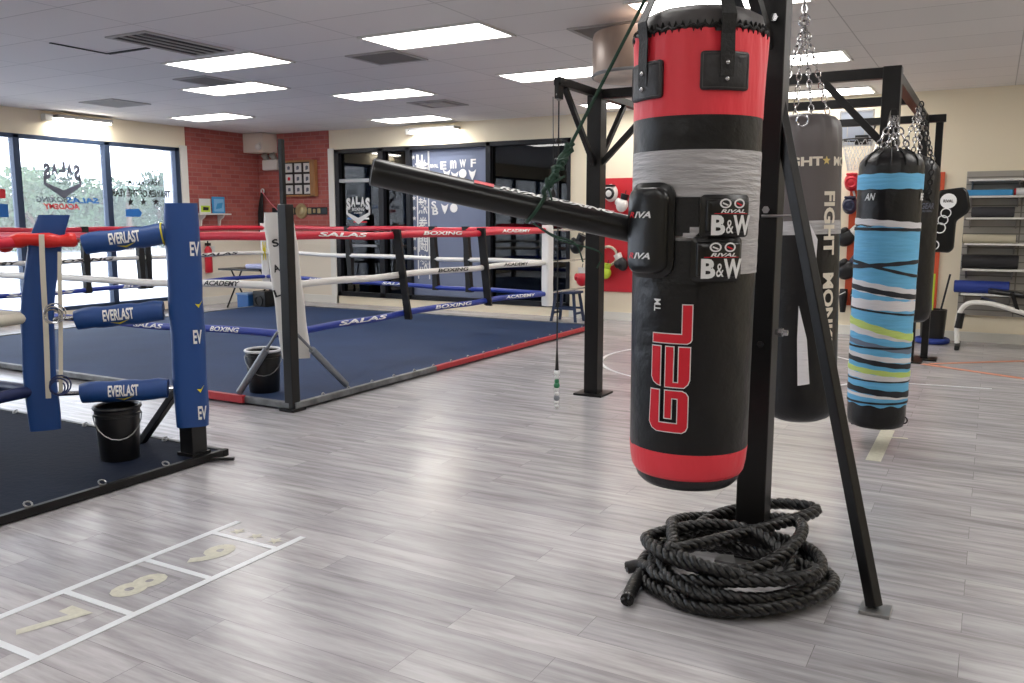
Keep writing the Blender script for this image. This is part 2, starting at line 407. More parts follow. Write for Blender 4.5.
# brick facings and light panelling under them (part of the room)
BZ = 1.16
struct(MB().box((XL+.012, (10.33+YB)/2, (BZ+H)/2), (.024, YB-10.33, H-BZ)).build('wall_brick_left', M['brick_l'], smooth=0))
struct(MB().box(((XL-10.45)/2+.012, YB-.012, (BZ+H)/2), (-10.45-XL-.024, .024, H-BZ)).build('wall_brick_back', M['brick_b'], smooth=0))
mb = MB(); mb.box((XL+.012, (10.33+YB)/2, BZ/2), (.024, YB-10.33, BZ)); mb.box(((XL-10.45)/2, YB-.012, BZ/2), (-10.45-XL, .024, BZ))
for z in (.86, 1.06): mb.box((XL+.03, (10.33+YB)/2, z), (.014, YB-10.33, .018)); mb.box(((XL-10.45)/2, YB-.03, z), (-10.45-XL, .014, .018))
struct(mb.build('wall_panelling', M['cream2'], smooth=0))
struct(MB().box((XL+.02, 10.26, WT/2+.02), (.05, .13, WT+.04)).build('trim_1', M['trim'], smooth=0))
struct(MB().box((-10.39, YB-.02, WT/2+.02), (.12, .05, WT+.04)).build('trim_2', M['trim'], smooth=0))
struct(MB().box((XL+.015, (YB+10.33)/2, .07), (.06, YB-10.33, .14)).build('baseboard_left', M['trim'], smooth=0))
mb = MB(); mb.box(((XL-10.33)/2, YB-.015, .07), (-10.33-XL, .05, .14)); mb.box(((BX1+XR)/2, YB-.01, .06), (XR-BX1, .03, .12))
struct(mb.build('baseboard_back', M['trim'], smooth=0))
struct(MB().box((-11.93, YB-.2, 2.9), (.5, .36, .34)).build('trim_3', M['cream2'], smooth=0, bevel=.01))
# ---- window 1 (left, shop front)
ys = [WY0, -2.4, -.9, .6, 2.1, 3.6, 5.1, 6.0, 7.38, 8.82, 10.15]
mb = MB(); fx = XL-.05
for yy in ys: mb.box((fx, yy, (WT+WB)/2), (.12, .095 if yy > 7 else .07, WT-WB))
mb.box((fx, (WY0+WY1)/2, WT-.03), (.12, WY1-WY0, .06)); mb.box((fx, (WY0+WY1)/2, WB+.03), (.12, WY1-WY0, .06))
w1 = mb.build('window_1', M['mullion'], smooth=0, bevel=.004); struct(w1)
MB().box((XL-.07, (WY0+WY1)/2, (WT+WB)/2), (.008, WY1-WY0, WT-WB)).build('window_pane', M['pane'], w1, smooth=0)
wm = planemap((XL-.06, 0, 0), (0, 1, 0), (0, 0, 1))   # seen from inside: +y is right
def wp(px, py): p = at(px, py, x=XL-.055); return p.y, p.z
def shield(mb, cx, cz, s, mf, off=.004, mi=0, k=.18):
    # chevron-bottomed badge outline
    poly(mb, [(cx-s, cz), (cx-s+k*s*.5, cz-.02), (cx-s+k*s*.5, cz-.34*s), (cx, cz-.95*s+k*s), (cx+s-k*s*.5, cz-.34*s), (cx+s-k*s*.5, cz-.02), (cx+s, cz), (cx+s, cz-.45*s), (cx, cz-.95*s-k*s*.6), (cx-s, cz-.45*s)], mf, off, mi=mi)
def salas_logo(mb, cx, cz, s, mf, mirror=False, mi=0):
    sg = -1 if mirror else 1
    for i, ch in enumerate('SALAS'):
        hh = (.78, .62, .54, .62, .78)[i]*s; text(mb, ch, .36*s, hh, mf, cx+sg*(i-2)*.40*s, cz+.35*s+(.78*s-hh)*.35-abs(i-2)*.07*s, .004, .06, mirror=mirror, mi=mi)
    text(mb, 'BOXING', 1.0*s, .2*s, mf, cx, cz-.14*s, .004, .02, mirror=mirror, mi=mi)
    text(mb, 'ACADEMY', .7*s, .12*s, mf, cx, cz-.38*s, .004, .01, mirror=mirror, mi=mi)
    shield(mb, cx, cz-.02*s, s, mf, .004, mi, .26)
mb = MB(); c = wp(62.5, 176); salas_logo(mb, c[0], c[1], .30, wm, True)
c = wp(83, 200.5); text(mb, 'SALAS', .55, .085, wm, c[0], c[1], .004, .03, mirror=True, mi=1, shear=.2)
c = wp(52, 199.5); text(mb, 'BOXING', .5, .085, wm, c[0], c[1], .004, .02, mirror=True, mi=0, shear=.2)
c = wp(62, 206.5); text(mb, 'ACADEMY', .58, .085, wm, c[0], c[1], .004, .03, mirror=True, mi=2, shear=.2)
c = wp(2, 194); poly(mb, [(c[0]-.2, c[1]-.06), (c[0]+.05, c[1]-.06), (c[0]+.05, c[1]+.07), (c[0]-.2, c[1]+.07)], wm, .004, mi=2)
c = wp(2, 210); poly(mb, [(c[0]-.2, c[1]-.1), (c[0]+.09, c[1]-.1), (c[0]+.09, c[1]+.08), (c[0]-.2, c[1]+.1)], wm, .004, mi=1)
mb.build('window_lettering', [M['decal_grey'], M['decal_blue'], M['decal_red']], w1, smooth=0, label='mirrored SALAS shop lettering with badge')
mb = MB()
c = wp(142, 193.5); text(mb, 'TRAINER OF THE YEAR', 1.12, .12, wm, c[0], c[1], .004, .03, mirror=True)
c = wp(154, 182.5); text(mb, 'YEAR', .27, .1, wm, c[0], c[1], .004, .03, mirror=True)
c = wp(143, 183); text(mb, '+', .06, .06, wm, c[0], c[1], .004, .03)
c = wp(134, 182.5); text(mb, 'USA', .24, .1, wm, c[0], c[1], .004, .03, mirror=True)
poly(mb, [(c[0]+.15*cos(a*pi/12), c[1]+.15*sin(a*pi/12)) for a in range(25)]+[(c[0]+.135*cos(a*pi/12), c[1]+.135*sin(a*pi/12)) for a in range(24, -1, -1)], wm, .004)
for px in (130.5, 143.5, 156): c = wp(px, 202); poly(mb, star(c[0], c[1], .07), wm, .004)
c = wp(134, 213); poly(mb, [(c[0]-.15, c[1]-.06), (c[0]+.12, c[1]-.06), (c[0]+.15, c[1]), (c[0]+.1, c[1]+.07), (c[0]-.15, c[1]+.06)], wm, .004, mi=1)
mb.build('window_lettering', [M['decal_black'], M['decal_blue']], w1, smooth=0, label='mirrored award lettering with three stars')
# ---- window 2 (back, dark)
mb = MB(); fy = YB+.04; ZT = WT+.02
for xx, ww in ((BX0+.05, .1), (-9.30, .11), (-8.72, .09), (-7.14, .09), (BX1-.03, .06)): mb.box((xx, fy, (ZT+WB)/2), (ww, .12, ZT-WB))
mb.box(((BX0+BX1)/2, fy, ZT-.035), (BX1-BX0, .12, .07)); mb.box(((BX0+BX1)/2, fy, WB+.04), (BX1-BX0, .12, .08))
w2 = struct(mb.build('window_2', M['frame_dark'], smooth=0, bevel=.004))
MB().box(((BX0-9.30)/2, fy, 2.19), (1.0, .1, .06)).build('transom_bar', M['steel'], w2, smooth=0)
MB().box(((BX0+BX1)/2, YB+.07, (ZT+WB)/2), (BX1-BX0, .008, ZT-WB)).build('window_pane', M['dark_pane'], w2, smooth=0, label='dark tinted glass')
MB().box(((BX0-9.30)/2+.05, YB+.02, 1.05), (.7, .05, .04)).build('push_bar', M['steel'], w2)
MB().box((-7.93, YB+.06, (ZT+WB)/2), (1.49, .006, ZT-WB-.1)).build('window_film', M['film'], w2, smooth=0, label='blue-grey vinyl film with white boxing emblems')
bmn = planemap((0, YB+.055, 0), (1, 0, 0), (0, 0, 1))
def bp_(px, py): p = at(px, py, y=YB+.05); return p.x, p.z
mb = MB(); c = bp_(358, 207); salas_logo(mb, c[0], c[1], .27, bmn)
c = bp_(352, 218.5); poly(mb, [(c[0]-.1, c[1]-.015), (c[0]+.13, c[1]-.015), (c[0]+.13, c[1]+.015), (c[0]-.1, c[1]+.015)], bmn, mi=1); poly(mb, [(c[0]+.14, c[1]-.015), (c[0]+.38, c[1]-.015), (c[0]+.38, c[1]+.015), (c[0]+.14, c[1]+.015)], bmn)
c = bp_(358, 222); poly(mb, [(c[0]-.1, c[1]-.012), (c[0]+.2, c[1]-.012), (c[0]+.2, c[1]+.012), (c[0]-.1, c[1]+.012)], bmn, mi=2)
mb.build('window_lettering', [M['decal_white'], M['decal_blue'], M['decal_red']], w2, smooth=0, label='white SALAS badge on dark glass')
mb = MB()
for k in range(11): c = bp_(414.3, 203); poly(mb, star(c[0], 2.55-k*.17, .045), bmn, .01)
xk = bp_(423, 200)[0]; 
for dx in (-.115, .115): mb.box((xk+dx, YB+.05, 1.55), (.018, .008, 2.1))
for k, ch in enumerate('拳闘熱拳闘熱'): text(mb, ch, .19, .27, bmn, xk, 2.38-k*.32, .012, .012)
for i, px in enumerate((418, 422, 428.5)):
    c = bp_(px, 162); mb.box((c[0], YB+.05, c[1]), (.03, .008, .36 if i == 2 else .24))
c = bp_(422, 164); mb.box((c[0], YB+.05, c[1]), (.28, .008, .03)); mb.box((c[0], YB+.05, c[1]-.07), (.22, .008, .025))
for px, py, s, kd in ((434.5, 166, 'RIVAL', .16), (443.5, 165.5, 'E', .12), (453.5, 164.5, 'm', .12), (463, 163.5, 'W', .12), (473.5, 163, 'F', .1), (434, 205, 'S', .1), (435.5, 211, 'B', .12)):
    c = bp_(px, py); text(mb, s, kd, .13 if len(s) == 1 else .06, bmn, c[0], c[1], .012, .03)
for px, py in ((463, 173.5), (472.5, 174), (445, 208), (454, 208), (447, 174), (455, 176)):
    c = bp_(px, py); r = .075
    if px in (463, 454): poly(mb, [(c[0]+r*cos(a*pi/6), c[1]+r*sin(a*pi/6)) for a in range(12)], bmn, .012)
    else: poly(mb, [(c[0]-r, c[1]+r), (c[0]-.02, c[1]+r*.5), (c[0]+.02, c[1]+r*.5), (c[0]+r, c[1]+r), (c[0]+r*.6, c[1]-r*.3), (c[0], c[1]-r*1.4), (c[0]-r*.6, c[1]-r*.3)], bmn, .012)
mb.build('window_lettering', [M['decal_white']], w2, smooth=0, label='white characters, stars and crests on film')
# dark box added behind the tinted glass to shut out the bright sky
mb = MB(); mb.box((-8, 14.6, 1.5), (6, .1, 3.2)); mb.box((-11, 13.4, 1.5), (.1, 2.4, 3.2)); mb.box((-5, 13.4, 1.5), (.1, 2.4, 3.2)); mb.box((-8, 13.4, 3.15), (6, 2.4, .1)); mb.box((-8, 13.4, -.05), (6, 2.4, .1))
struct(mb.build('dark_backdrop', P('beyond', (44, 40, 48), .8), smooth=0))

# ---- outside
struct(MB().box((-52, 10, -.12), (80, 120, .1)).build('ground_outside', M['asphalt'], smooth=0))
struct(MB().box((-13.0, at(173, 180, x=-13).y, 1.6), (.25, .2, 3.4)).build('trim_4', M['concrete'], smooth=0))
def tree(x, y, h, r, mat, label, n=2600, palm=False):
    t = thing('palm_tree' if palm else 'tree', label, 'tree', (x, y, -.07), 'trees across the car park')
    tr = MB(); tr.tube(spline([(x, y, -.07), (x+.1, y, h*.35), (x-.05, y+.1, h*.8)], 4), [.2, .19, .17, .15, .14, .12, .11, .1, .08], 8)
    if not palm:
        for a in range(5): tr.tube([(x, y, h*.3), (x+r*.5*cos(a*1.26), y+r*.5*sin(a*1.26), h*.7)], [.09, .04], 6)
    tr.build('trunk', M['bark'], t)
    cr = MB()
    if palm:
        for a in range(18):
            an = a*2*pi/18; ln = r*(.8+.3*random.random())
            pts = [Vector((x+cos(an)*ln*q, y+sin(an)*ln*q, h*.8+1.1*ln*q*(.75-q*1.25))) for q in (0, .2, .4, .6, .8, 1)]
            sd = Vector((-sin(an), cos(an), 0))*.16
            for i in range(5): cr.add([pts[i]-sd*(1-i*.15), pts[i]+sd*(1-i*.15), pts[i+1]+sd*(.85-i*.17), pts[i+1]-sd*(.85-i*.17)], [(0, 1, 2, 3)])
    else:
        cl = [Vector((random.gauss(0, .42)*r, random.gauss(0, .42)*r, random.uniform(-.42, .38)*h)) for _ in range(18)]
        for c_ in cl:
            for _ in range(n//18):
                d = Vector((random.gauss(0, 1), random.gauss(0, 1), random.gauss(0, 1))).normalized()*r*.4*random.random()**.4
                p = Vector((x, y, h*.5))+c_+d; s_ = .1+.1*random.random(); p.z = max(.1, min(h, p.z))
                a = Vector((random.gauss(0, 1), random.gauss(0, 1), random.gauss(0, 1))).normalized(); b_ = a.orthogonal().normalized()
                cr.add([p-a*s_, p+b_*s_*.5, p+a*s_, p-b_*s_*.5], [(0, 1, 2, 3)])
    cr.build('crown', M[mat], t, smooth=0)
for (px, ptop, dist, r, mt, lb, pm) in ((10, 182, 44, 2.4, 'leaf', 'low leafy green tree outside behind the first window bar', 0), (34, 172, 40, 2.6, 'leaf', 'pale rounded tree outside left of the mirrored badge', 0),
        (62, 168, 48, 3.2, 'leaf2', 'tall bushy tree outside behind the mirrored badge', 0), (88, 178, 42, 2.4, 'leaf', 'smaller tree outside right of the mirrored badge', 0), (104, 192, 50, 2.4, 'leaf2', 'low tree outside behind the second window bar', 0),
        (125, 174, 40, 1.5, 'leaf2', 'slim palm outside behind the award lettering', 1), (135, 196, 52, 3.2, 'leaf', 'wide hedge-like tree outside below the palm', 0), (160, 170, 42, 2.0, 'leaf2', 'dark round tree outside behind the right window pane', 0)):
    p = at(px, ptop, x=-dist); tree(p.x, p.y, p.z, r, mt, lb, 2600, pm)

# ------------------------------------------------------------------ CEILING FITTINGS
def light_proto(x, y):
    t = thing('ceiling_light', 'recessed fluorescent ceiling light', 'ceiling light', (x, y, H), 'recessed ceiling lights')
    mb = MB(); w, d = TX-.02, TY-.02
    for sx in (-1, 1): mb.box((x+sx*(w/2-.015), y, H-.006), (.03, d, .012)); mb.box((x, y+sx*(d/2-.015), H-.006), (w-.06, .03, .012))
    mb.build('frame', M['shelf_white'], t, smooth=0)
    MB().box((x, y, H-.004), (w-.06, d-.06, .006)).build('diffuser', M['diffuser'], t, smooth=0, label='glowing white diffuser')
    return t
LT = [(-6.87, 6.40, 'lit ceiling panel beside the long slotted vent'), (-4.33, 6.40, 'largest lit ceiling panel at top centre, left of red bag'), (-8.14, 7.67, 'lit ceiling panel second in the left row of three'),
      (-6.87, 8.94, 'lit ceiling panel above and left of the punching arm tip'), (-10.68, 9.57, 'lit ceiling panel nearest the brick corner'), (-8.14, 11.3, 'lit ceiling panel against the back wall lamp'),
      (-4.25, 8.65, 'lit ceiling panel left of the wooden drum platform'), (-1.95, 9.03, 'lit ceiling panel above the rack behind the hanging chains'), (-2.0, 11.5, 'lit ceiling panel seen low through the rack beams'),
      (-1.86, 6.42, 'lit ceiling panel cut by the top edge behind the red bag'), (-4.5, 11.3, 'lit ceiling panel seen between the drum platform braces')]
lp = None
for i, (x, y, lb) in enumerate(LT):
    if lp is None: lp = light_proto(x, y); lp['label'] = lb
    else: dup(lp, (x, y, H), lb)
for i, (x, y) in enumerate([(-6.87, 3.2), (-4.33, 3.2), (-1.8, 3.2), (.75, 3.2), (.75, 6.4), (.75, 9.0), (3.0, 4.8), (-9.4, 3.8), (-4.33, .2), (-1.8, .2), (.75, .2), (-1.8, -2.8), (-6.87, -1.5), (3.0, 8.5)]):  # out-of-view panels added because the room needs their light
    dup(lp, (x, y, H), 'unseen lit panel added in the ceiling above and behind the viewer')
def vent(x, y, w, d, label, kind='sq', mat='vent_grey'):
    t = thing('ceiling_vent', label, 'vent', (x, y, H))
    mb = MB()
    for sx in (-1, 1): mb.box((x+sx*(w/2-.02), y, H-.006), (.04, d, .012)); mb.box((x, y+sx*(d/2-.02), H-.006), (w-.08, .04, .012))
    mb.build('frame', M['vent_light'], t, smooth=0)
    if kind == 'slot':
        MB().box((x, y, H-.003), (w-.08, d-.08, .004)).build('duct_sheet', M['ceil_shade'], t, smooth=0)  # flat dark sheet, coloured as the shade inside the slots
        for k in range(3): MB().box((x-w/2+.04+(w-.08)*(k+1)/4, y, H-.008), (.02, d-.08, .01)).build('slat', M['vent_light'], t, smooth=0)
    elif kind == 'ring':
        MB().box((x, y, H-.003), (w-.08, d-.08, .004)).build('duct_sheet', M['vent_grey'], t, smooth=0); MB().box((x, y, H-.012), (w*.6, d*.6, .012)).build('plate', M['vent_light'], t, smooth=0, bevel=.004)
    else:
        mb = MB(); n = 14
        for k in range(n): mb.box((x, y-d/2+.05+(d-.1)*k/(n-1), H-.006), (w-.08, .016, .008))
        mb.build('grille', M[mat], t, smooth=0); MB().box((x, y, H-.001), (w-.08, d-.08, .002)).build('backing', M['vent_grey' if mat == 'vent_grey' else 'vent_light'], t, smooth=0)
vent(-6.6, 5.5, .52, .98, 'long dark slotted air vent at upper left of ceiling', 'slot')
vent(-7.95, 7.1, .52, .55, 'grey square vent between two lit panels left of centre')
vent(-5.3, 6.97, .6, .55, 'grey square vent below the largest lit panel')
vent(-10.55, 7.8, .7, .6, 'faint square vent above the left window', 'sq', 'vent_light')
vent(-6.75, 10.0, .62, .6, 'square vent with a central plate near the back wall', 'ring')
vent(-2.9, 6.95, .62, .55, 'grey vent just above the wooden drum platform')
c = at(104, 52, z=H)
mb = MB(); q = [at(50, 43, z=H-.004), at(108, 54, z=H-.004), at(148, 48, z=H-.004)]
t = thing('sagging_ceiling_tile', 'sagging ceiling tile with a strip painted as its dark gap left of the slotted vent', 'ceiling tile', (c.x, c.y, H-.02))
mb = MB(); mb.bar(q[0], q[1], .03, .006); mb.bar(q[1], q[2], .05, .006); mb.build('shade', M['ceil_shade'], t, smooth=0, label='dark strip painted as shade')  # flat dark strips painted as the shade where the tile hangs open
a0 = q[1]; mb = MB(); mb.add([(a0.x+.03, a0.y+.03, H-.02), (a0.x+.03, a0.y-.6, H-.002), (a0.x+1.2, a0.y-.6, H-.002), (a0.x+1.2, a0.y+.03, H-.003), (a0.x+.03, a0.y+.03, H-.001), (a0.x+.03, a0.y-.6, H), (a0.x+1.2, a0.y-.6, H), (a0.x+1.2, a0.y+.03, H)], [(0, 1, 2, 3), (7, 6, 5, 4), (0, 4, 5, 1), (1, 5, 6, 2), (2, 6, 7, 3), (3, 7, 4, 0)])
# wall washers
def washer(p, d, n, label):
    p, d, n = Vector(p), Vector(d), Vector(n)
    t = thing('wall_lamp', label, 'wall lamp', p)
    MB().bar(p-d*.45+n*.12, p+d*.45+n*.12, .2, .05).build('housing', M['steel'], t, smooth=0, bevel=.006)
    MB().bar(p-d*.42+n*.13-Vector((0, 0, .035)), p+d*.42+n*.13-Vector((0, 0, .035)), .17, .02).build('lens', M['flood'], t, smooth=0, label='glaring white lens')
    mb = MB(); mb.box(p-d*.52+n*.07-Vector((0, 0, .02)), (.12, .12, .1)); mb.build('driver_box', M['shelf_white'], t, smooth=0, bevel=.01)
washer((XL, 8.35, 3.0), (0, 1, 0), (1, 0, 0), 'glaring wall lamp above the left shop window')
washer((-8.1, YB, 2.98), (1, 0, 0), (0, -1, 0), 'glaring wall lamp above the dark back window')

# ------------------------------------------------------------------ RINGS
def text_run(mb, pts, r, nrm, items, mi=0, upshift=0.):
    """items (u distance from start, text, width, height)"""
    a, b_ = Vector(pts[0]), Vector(pts[1])
    mf = tubemap(a, b_, r, nrm)
    for u, s, w, h in items: text(mb, s, w, h, mf, u, upshift, .004, .03, .02, mi=mi, shear=.25)
def rope_part(root, pts, r, mat, items=None, nrm=None, tm=None, name='rope', flip=False):
    o = MB().tube(pts, r, 12).build(name, M[mat], root)
    if items:
        mb = MB()
        for (p, q, s, h) in items: # pixel-free: positions as points p..q on the rope
            mf = tubemap(p, q, r, nrm); ln = (Vector(q)-Vector(p)).length; text(mb, s, ln, h, mf, ln/2, 0, .004, .03, .02, shear=.25)
        mb.build('lettering', M[tm], o, smooth=0)
    return o
def along(pts, axis, val):
    for a, b_ in zip(pts, pts[1:]):
        if (a[axis]-val)*(b_[axis]-val) <= 0 and a[axis] != b_[axis]:
            t = (val-a[axis])/(b_[axis]-a[axis]); return Vector(a).lerp(Vector(b_), t)
    return Vector(pts[0])
# ---- ring 1
P1 = Vector((-4.765, 4.95, 0)); RX0, RX1, RY0, RY1 = -10.75, -4.76, 4.96, 10.8
ring = thing('boxing_ring', 'large boxing ring with navy canvas and red, white and blue ropes', 'boxing ring', ((RX0+RX1)/2, (RY0+RY1)/2, 0))
MB().box(((RX0+RX1)/2, (RY0+RY1)/2, .03), (RX1-RX0, RY1-RY0, .06)).build('canvas', M['canvas_navy'], ring, smooth=0, bevel=.01)
def frail(p, q, mat, name='frame_rail'):
    mb = MB(); mb.bar(p, q, .05, .05); d = (Vector(q)-Vector(p)); n = int(d.length/.32)
    o = mb.build(name, M[mat], ring, smooth=0, bevel=.006); return o
frail((RX1+.03, RY0-.03, .045), (RX1+.03, 6.9, .045), 'frame_silver'); frail((RX1+.03, 6.9, .045), (RX1+.03, RY1, .045), 'frame_red')
frail((RX1, RY0-.03, .045), (-9.9, RY0-.03, .045), 'frame_silver'); frail((RX0, RY1+.03, .045), (RX1, RY1+.03, .045), 'frame_silver'); frail((RX0-.03, RY0, .045), (RX0-.03, RY1, .045), 'frame_silver')
MB().bar((-5.25, RY0-.06, .05), (-5.95, RY0-.06, .05), .04, .06).build('frame_rail', M['frame_red'], ring, smooth=0)
mb = MB()
for k in range(18): mb.torus((RX1+.04, RY0+.3+k*.32, .075), .018, .005, (1, 0, .3), 10, 5)
mb.build('eyelets', M['steel'], ring, kind='stuff')
def post(root, x, y, h, w=.1, mat='black_paint', base=True):
    mb = MB(); mb.box((x, y, h/2), (w, w, h))
    o = mb.build('post', M[mat], root, smooth=0, bevel=.006)
    return o
po = post(ring, P1.x, P1.y, 1.62, .088)
MB().box((P1.x+.0, P1.y, .012), (.15, .15, .02)).build('base_plate', M['black_metal'], po, smooth=0, bevel=.003)
rod = at(284, 142, y=P1.y); MB().box((-4.785, P1.y, 1.86), (.035, .035, .5)).build('rod', M['black_metal'], po, smooth=0)
for p0, p1 in (((-4.9, P1.y, .62), (-5.36, 4.96, .09)), ((P1.x, 5.03, .6), (-4.80, 5.64, .09))):
    p0, p1 = Vector(p0), Vector(p1); m_ = p0.lerp(p1, .28)
    o = MB().cyl(p0, m_, .012, seg=8).cyl(m_, p1, .028, seg=12).build('brace', M['grey_pipe'], ring)
C1 = Vector((-4.93, 5.10, 0)); C2 = Vector((-4.86, 9.55, 0)); C3 = Vector((-10.4, 10.3, 0)); C4 = Vector((-10.4, 5.1, 0))
ZR = {'red': 1.375, 'white': .975, 'blue': .585}
def side(a, b_, n, sag, zs, z0=None):
    out = []
    for k in range(n+1):
        t = k/n; p = a.lerp(b_, t); out.append(Vector((p.x, p.y, zs-sag*4*t*(1-t)+.008*sin(k*2.3))))
    return spline(out, 4)
def txt_on(pts, axis, v0, v1, s, h): return (along(pts, axis, v0), along(pts, axis, v1), s, h)
def yof(px, x=C1.x): return at(px, 300, x=-4.87).y
sides = {}
for col, tm in (('red', 'decal_white'), ('white', 'decal_black'), ('blue', 'decal_white')):
    r = .034 if col == 'red' else .03
    z = ZR[col]
    # right near side
    sg = {'red': .015, 'white': -.01, 'blue': -.03}[col]; pts = side(C1, C2, 8, sg, z)
    it = {'red': ((322, 370, 'SALAS'), (424, 462, 'BOXING'), (500, 528, 'ACADEMY')), 'white': ((438, 468, 'BOXING'), (502, 526, 'ACADEMY')), 'blue': ((340, 388, 'SALAS'), (435, 471, 'BOXING'), (504, 533, 'ACADEMY'))}[col]
    rope_part(ring, pts, r, 'rope_'+col, [txt_on(pts, 1, yof(a), yof(b_), s, .036) for a, b_, s in it], (1, 0, .25), tm)
    pts = side(C2, C3, 7, .0, z)
    it = {'red': (), 'white': (), 'blue': ((-9.3, -8.9, 'ACADEMY'), (-7.7, -7.2, 'SALAS'))}[col]
    rope_part(ring, pts, r, 'rope_'+col, [txt_on(pts, 0, a, b_, s, .036) for a, b_, s in it], (0, -1, .2), tm)
    pts = side(C4, C3, 7, .0, z)
    it = {'red': (), 'white': ((8.95, 9.7, 'SALAS'), (5.2, 6.2, 'ACADEMY'), (6.6, 7.5, 'BOXING')), 'blue': ((6.0, 6.9, 'SALAS'), (7.6, 8.4, 'BOXING'))}[col]
    rope_part(ring, pts, r, 'rope_'+col, [txt_on(pts, 1, a, b_, s, .04) for a, b_, s in it], (1, 0, .2), tm)
    pts = side(C4, C1, 7, .03, z)
    it = {'red': (), 'white': ((-5.85, -5.42, 'ACADEMY'),), 'blue': ((-5.8, -5.45, 'BOXING'), (-6.8, -6.4, 'SALAS'))}[col]
    rope_part(ring, pts, r*1.05, 'rope_'+col, [txt_on(pts, 0, a, b_, s, .04) for a, b_, s in it], (0, -1, .2), tm)
    # turnbuckles
    for c_, pp in ((C1, P1), (C2, Vector((-4.80, 10.75, 0))), (C3, Vector((-10.65, 10.72, 0)))):
        q0 = Vector((c_.x, c_.y, z)); q1 = Vector((pp.x, pp.y, z)); d = (q1-q0)
        mb = MB(); mb.cyl(q0, q1, .009, seg=8); mb.cyl(q0.lerp(q1, .35), q0.lerp(q1, .65), .016, seg=8)
        mb.build('turnbuckle', M['chrome'], ring)
for c_ in ((-4.80, 10.78), (-10.66, 10.74), (-10.66, 4.99)): post(ring, c_[0], c_[1], 1.62)
# spacers
def spacer(p_top, p_bot, w, ax):
    p_top, p_bot = Vector(p_top), Vector(p_bot); zs = [p_top.z+.045, .975, p_bot.z-.045]; mb = MB(); ax = Vector(ax)
    d = ax.cross(Vector((0, 0, 1))).normalized()*.036
    prev = None
    for i in range(13):
        t = i/12; p = p_top.lerp(p_bot, t); p.z = p_top.z+.045+(p_bot.z-p_top.z-.09)*t; ww = w*(1-.25*abs(sin(t*6)))
        row = [p-ax*ww/2+d, p+ax*ww/2+d, p+ax*ww/2-d, p-ax*ww/2-d]
        if prev: mb.add(prev+row, [(0, 1, 5, 4), (1, 2, 6, 5), (2, 3, 7, 6), (3, 0, 4, 7)])
        prev = row
    mb.build('rope_spacer', M['webbing'], ring)
for a, b_, xx in ((396, 406, -4.845), (399, 411, -4.90), (480.5, 487, -4.845), (483, 490, -4.90)): spacer((xx, yof(a), 1.37), (xx, yof(b_), .6), .032, (0, 1, 0))
for px in (349, 443, 479): x = at(px, 250, y=10.05).x; yy = along([C2, C3], 0, x).y; spacer((x, yy, 1.37), (x+.05, yy, .585), .1, (1, 0, 0))
for px in (85, 140, 147): yy = at(px, 250, x=-10.4).y; spacer((-10.4, yy, 1.37), (-10.4, yy, .585), .1, (0, 1, 0))
# corner pads
def vpad(root, x, y, z0, z1, w, th, ang, mat, letters=None, bend=None, name='corner_pad', lm='decal_white', skew=0.):
    """upright padded post cover; ang = facing direction angle"""
    n = Vector((cos(ang), sin(ang), 0)); ex = Vector((-sin(ang), cos(ang), 0)); mb = MB(); rows = []; K = 14; zs = [z0+(z1-z0)*i/K for i in range(K+1)]
    bf = bend or (lambda t: 0)
    for i, z in enumerate(zs):
        t = i/K; off = bf(t); row = []; ws = 1-(.06 if i in (0, K) else 0)
        for k in range(20):
            a = 2*pi*k/20; c_, s_ = cos(a), sin(a); e = .55
            u = math.copysign(abs(c_)**e, c_)*w/2*ws*(1+.03*sin(t*19+k)); v = math.copysign(abs(s_)**e, s_)*th/2*ws
            row.append(Vector((x, y, z))+ex*(u+off+skew*(t-.5))+n*v)
        rows.append(row)
    vs = [p for r_ in rows for p in r_]; fs = [(i*20+k, i*20+(k+1) % 20, (i+1)*20+(k+1) % 20, (i+1)*20+k) for i in range(K) for k in range(20)]
    fs += [tuple(range(20))[::-1], tuple(K*20+k for k in range(20))]
    mb.add(vs, fs); o = mb.build(name, M[mat], root, smooth=60)
    if letters:
        mf = planemap(Vector((x, y, 0))+n*th/2, ex, (0, 0, 1)); lb = MB()
        for s, u, z, lw, lh, rot, mi in letters: 
            if s == '^':  # small logo bars
                poly(lb, [(u-lw/2, z), (u, z-lh), (u+lw*.6, z+lh), (u+lw*.1, z-lh*.1)], mf, .006, mi=mi)
            else: text(lb, s, lw, lh, mf, u, z, .006, .03, rot=rot, mi=mi)
        lb.build('lettering', [M[lm], M['yellow'], M['decal_black']], o, smooth=0)
    return o
ca = atan2(-P1.y, -P1.x)
vpad(ring, C1.x+.0, C1.y+.04, .38, 1.56, .235, .07, ca, 'rope_white', [('S', -.1, 1.32, .05, .06, .3, 2), ('A', -.1, 1.12, .05, .06, .3, 2), ('L', -.1, .92, .05, .06, .3, 2)], bend=lambda t: .03-.10*t)
vpad(ring, C2.x+.02, C2.y+.02, .43, 1.44, .16, .1, atan2(-9.5, -4.9), 'rope_white')
vpad(ring, C3.x, C3.y, .4, 1.45, .12, .1, atan2(-1, .7), 'rope_white', [('M', 0, 1.0, .05, .3, 0, 1)])
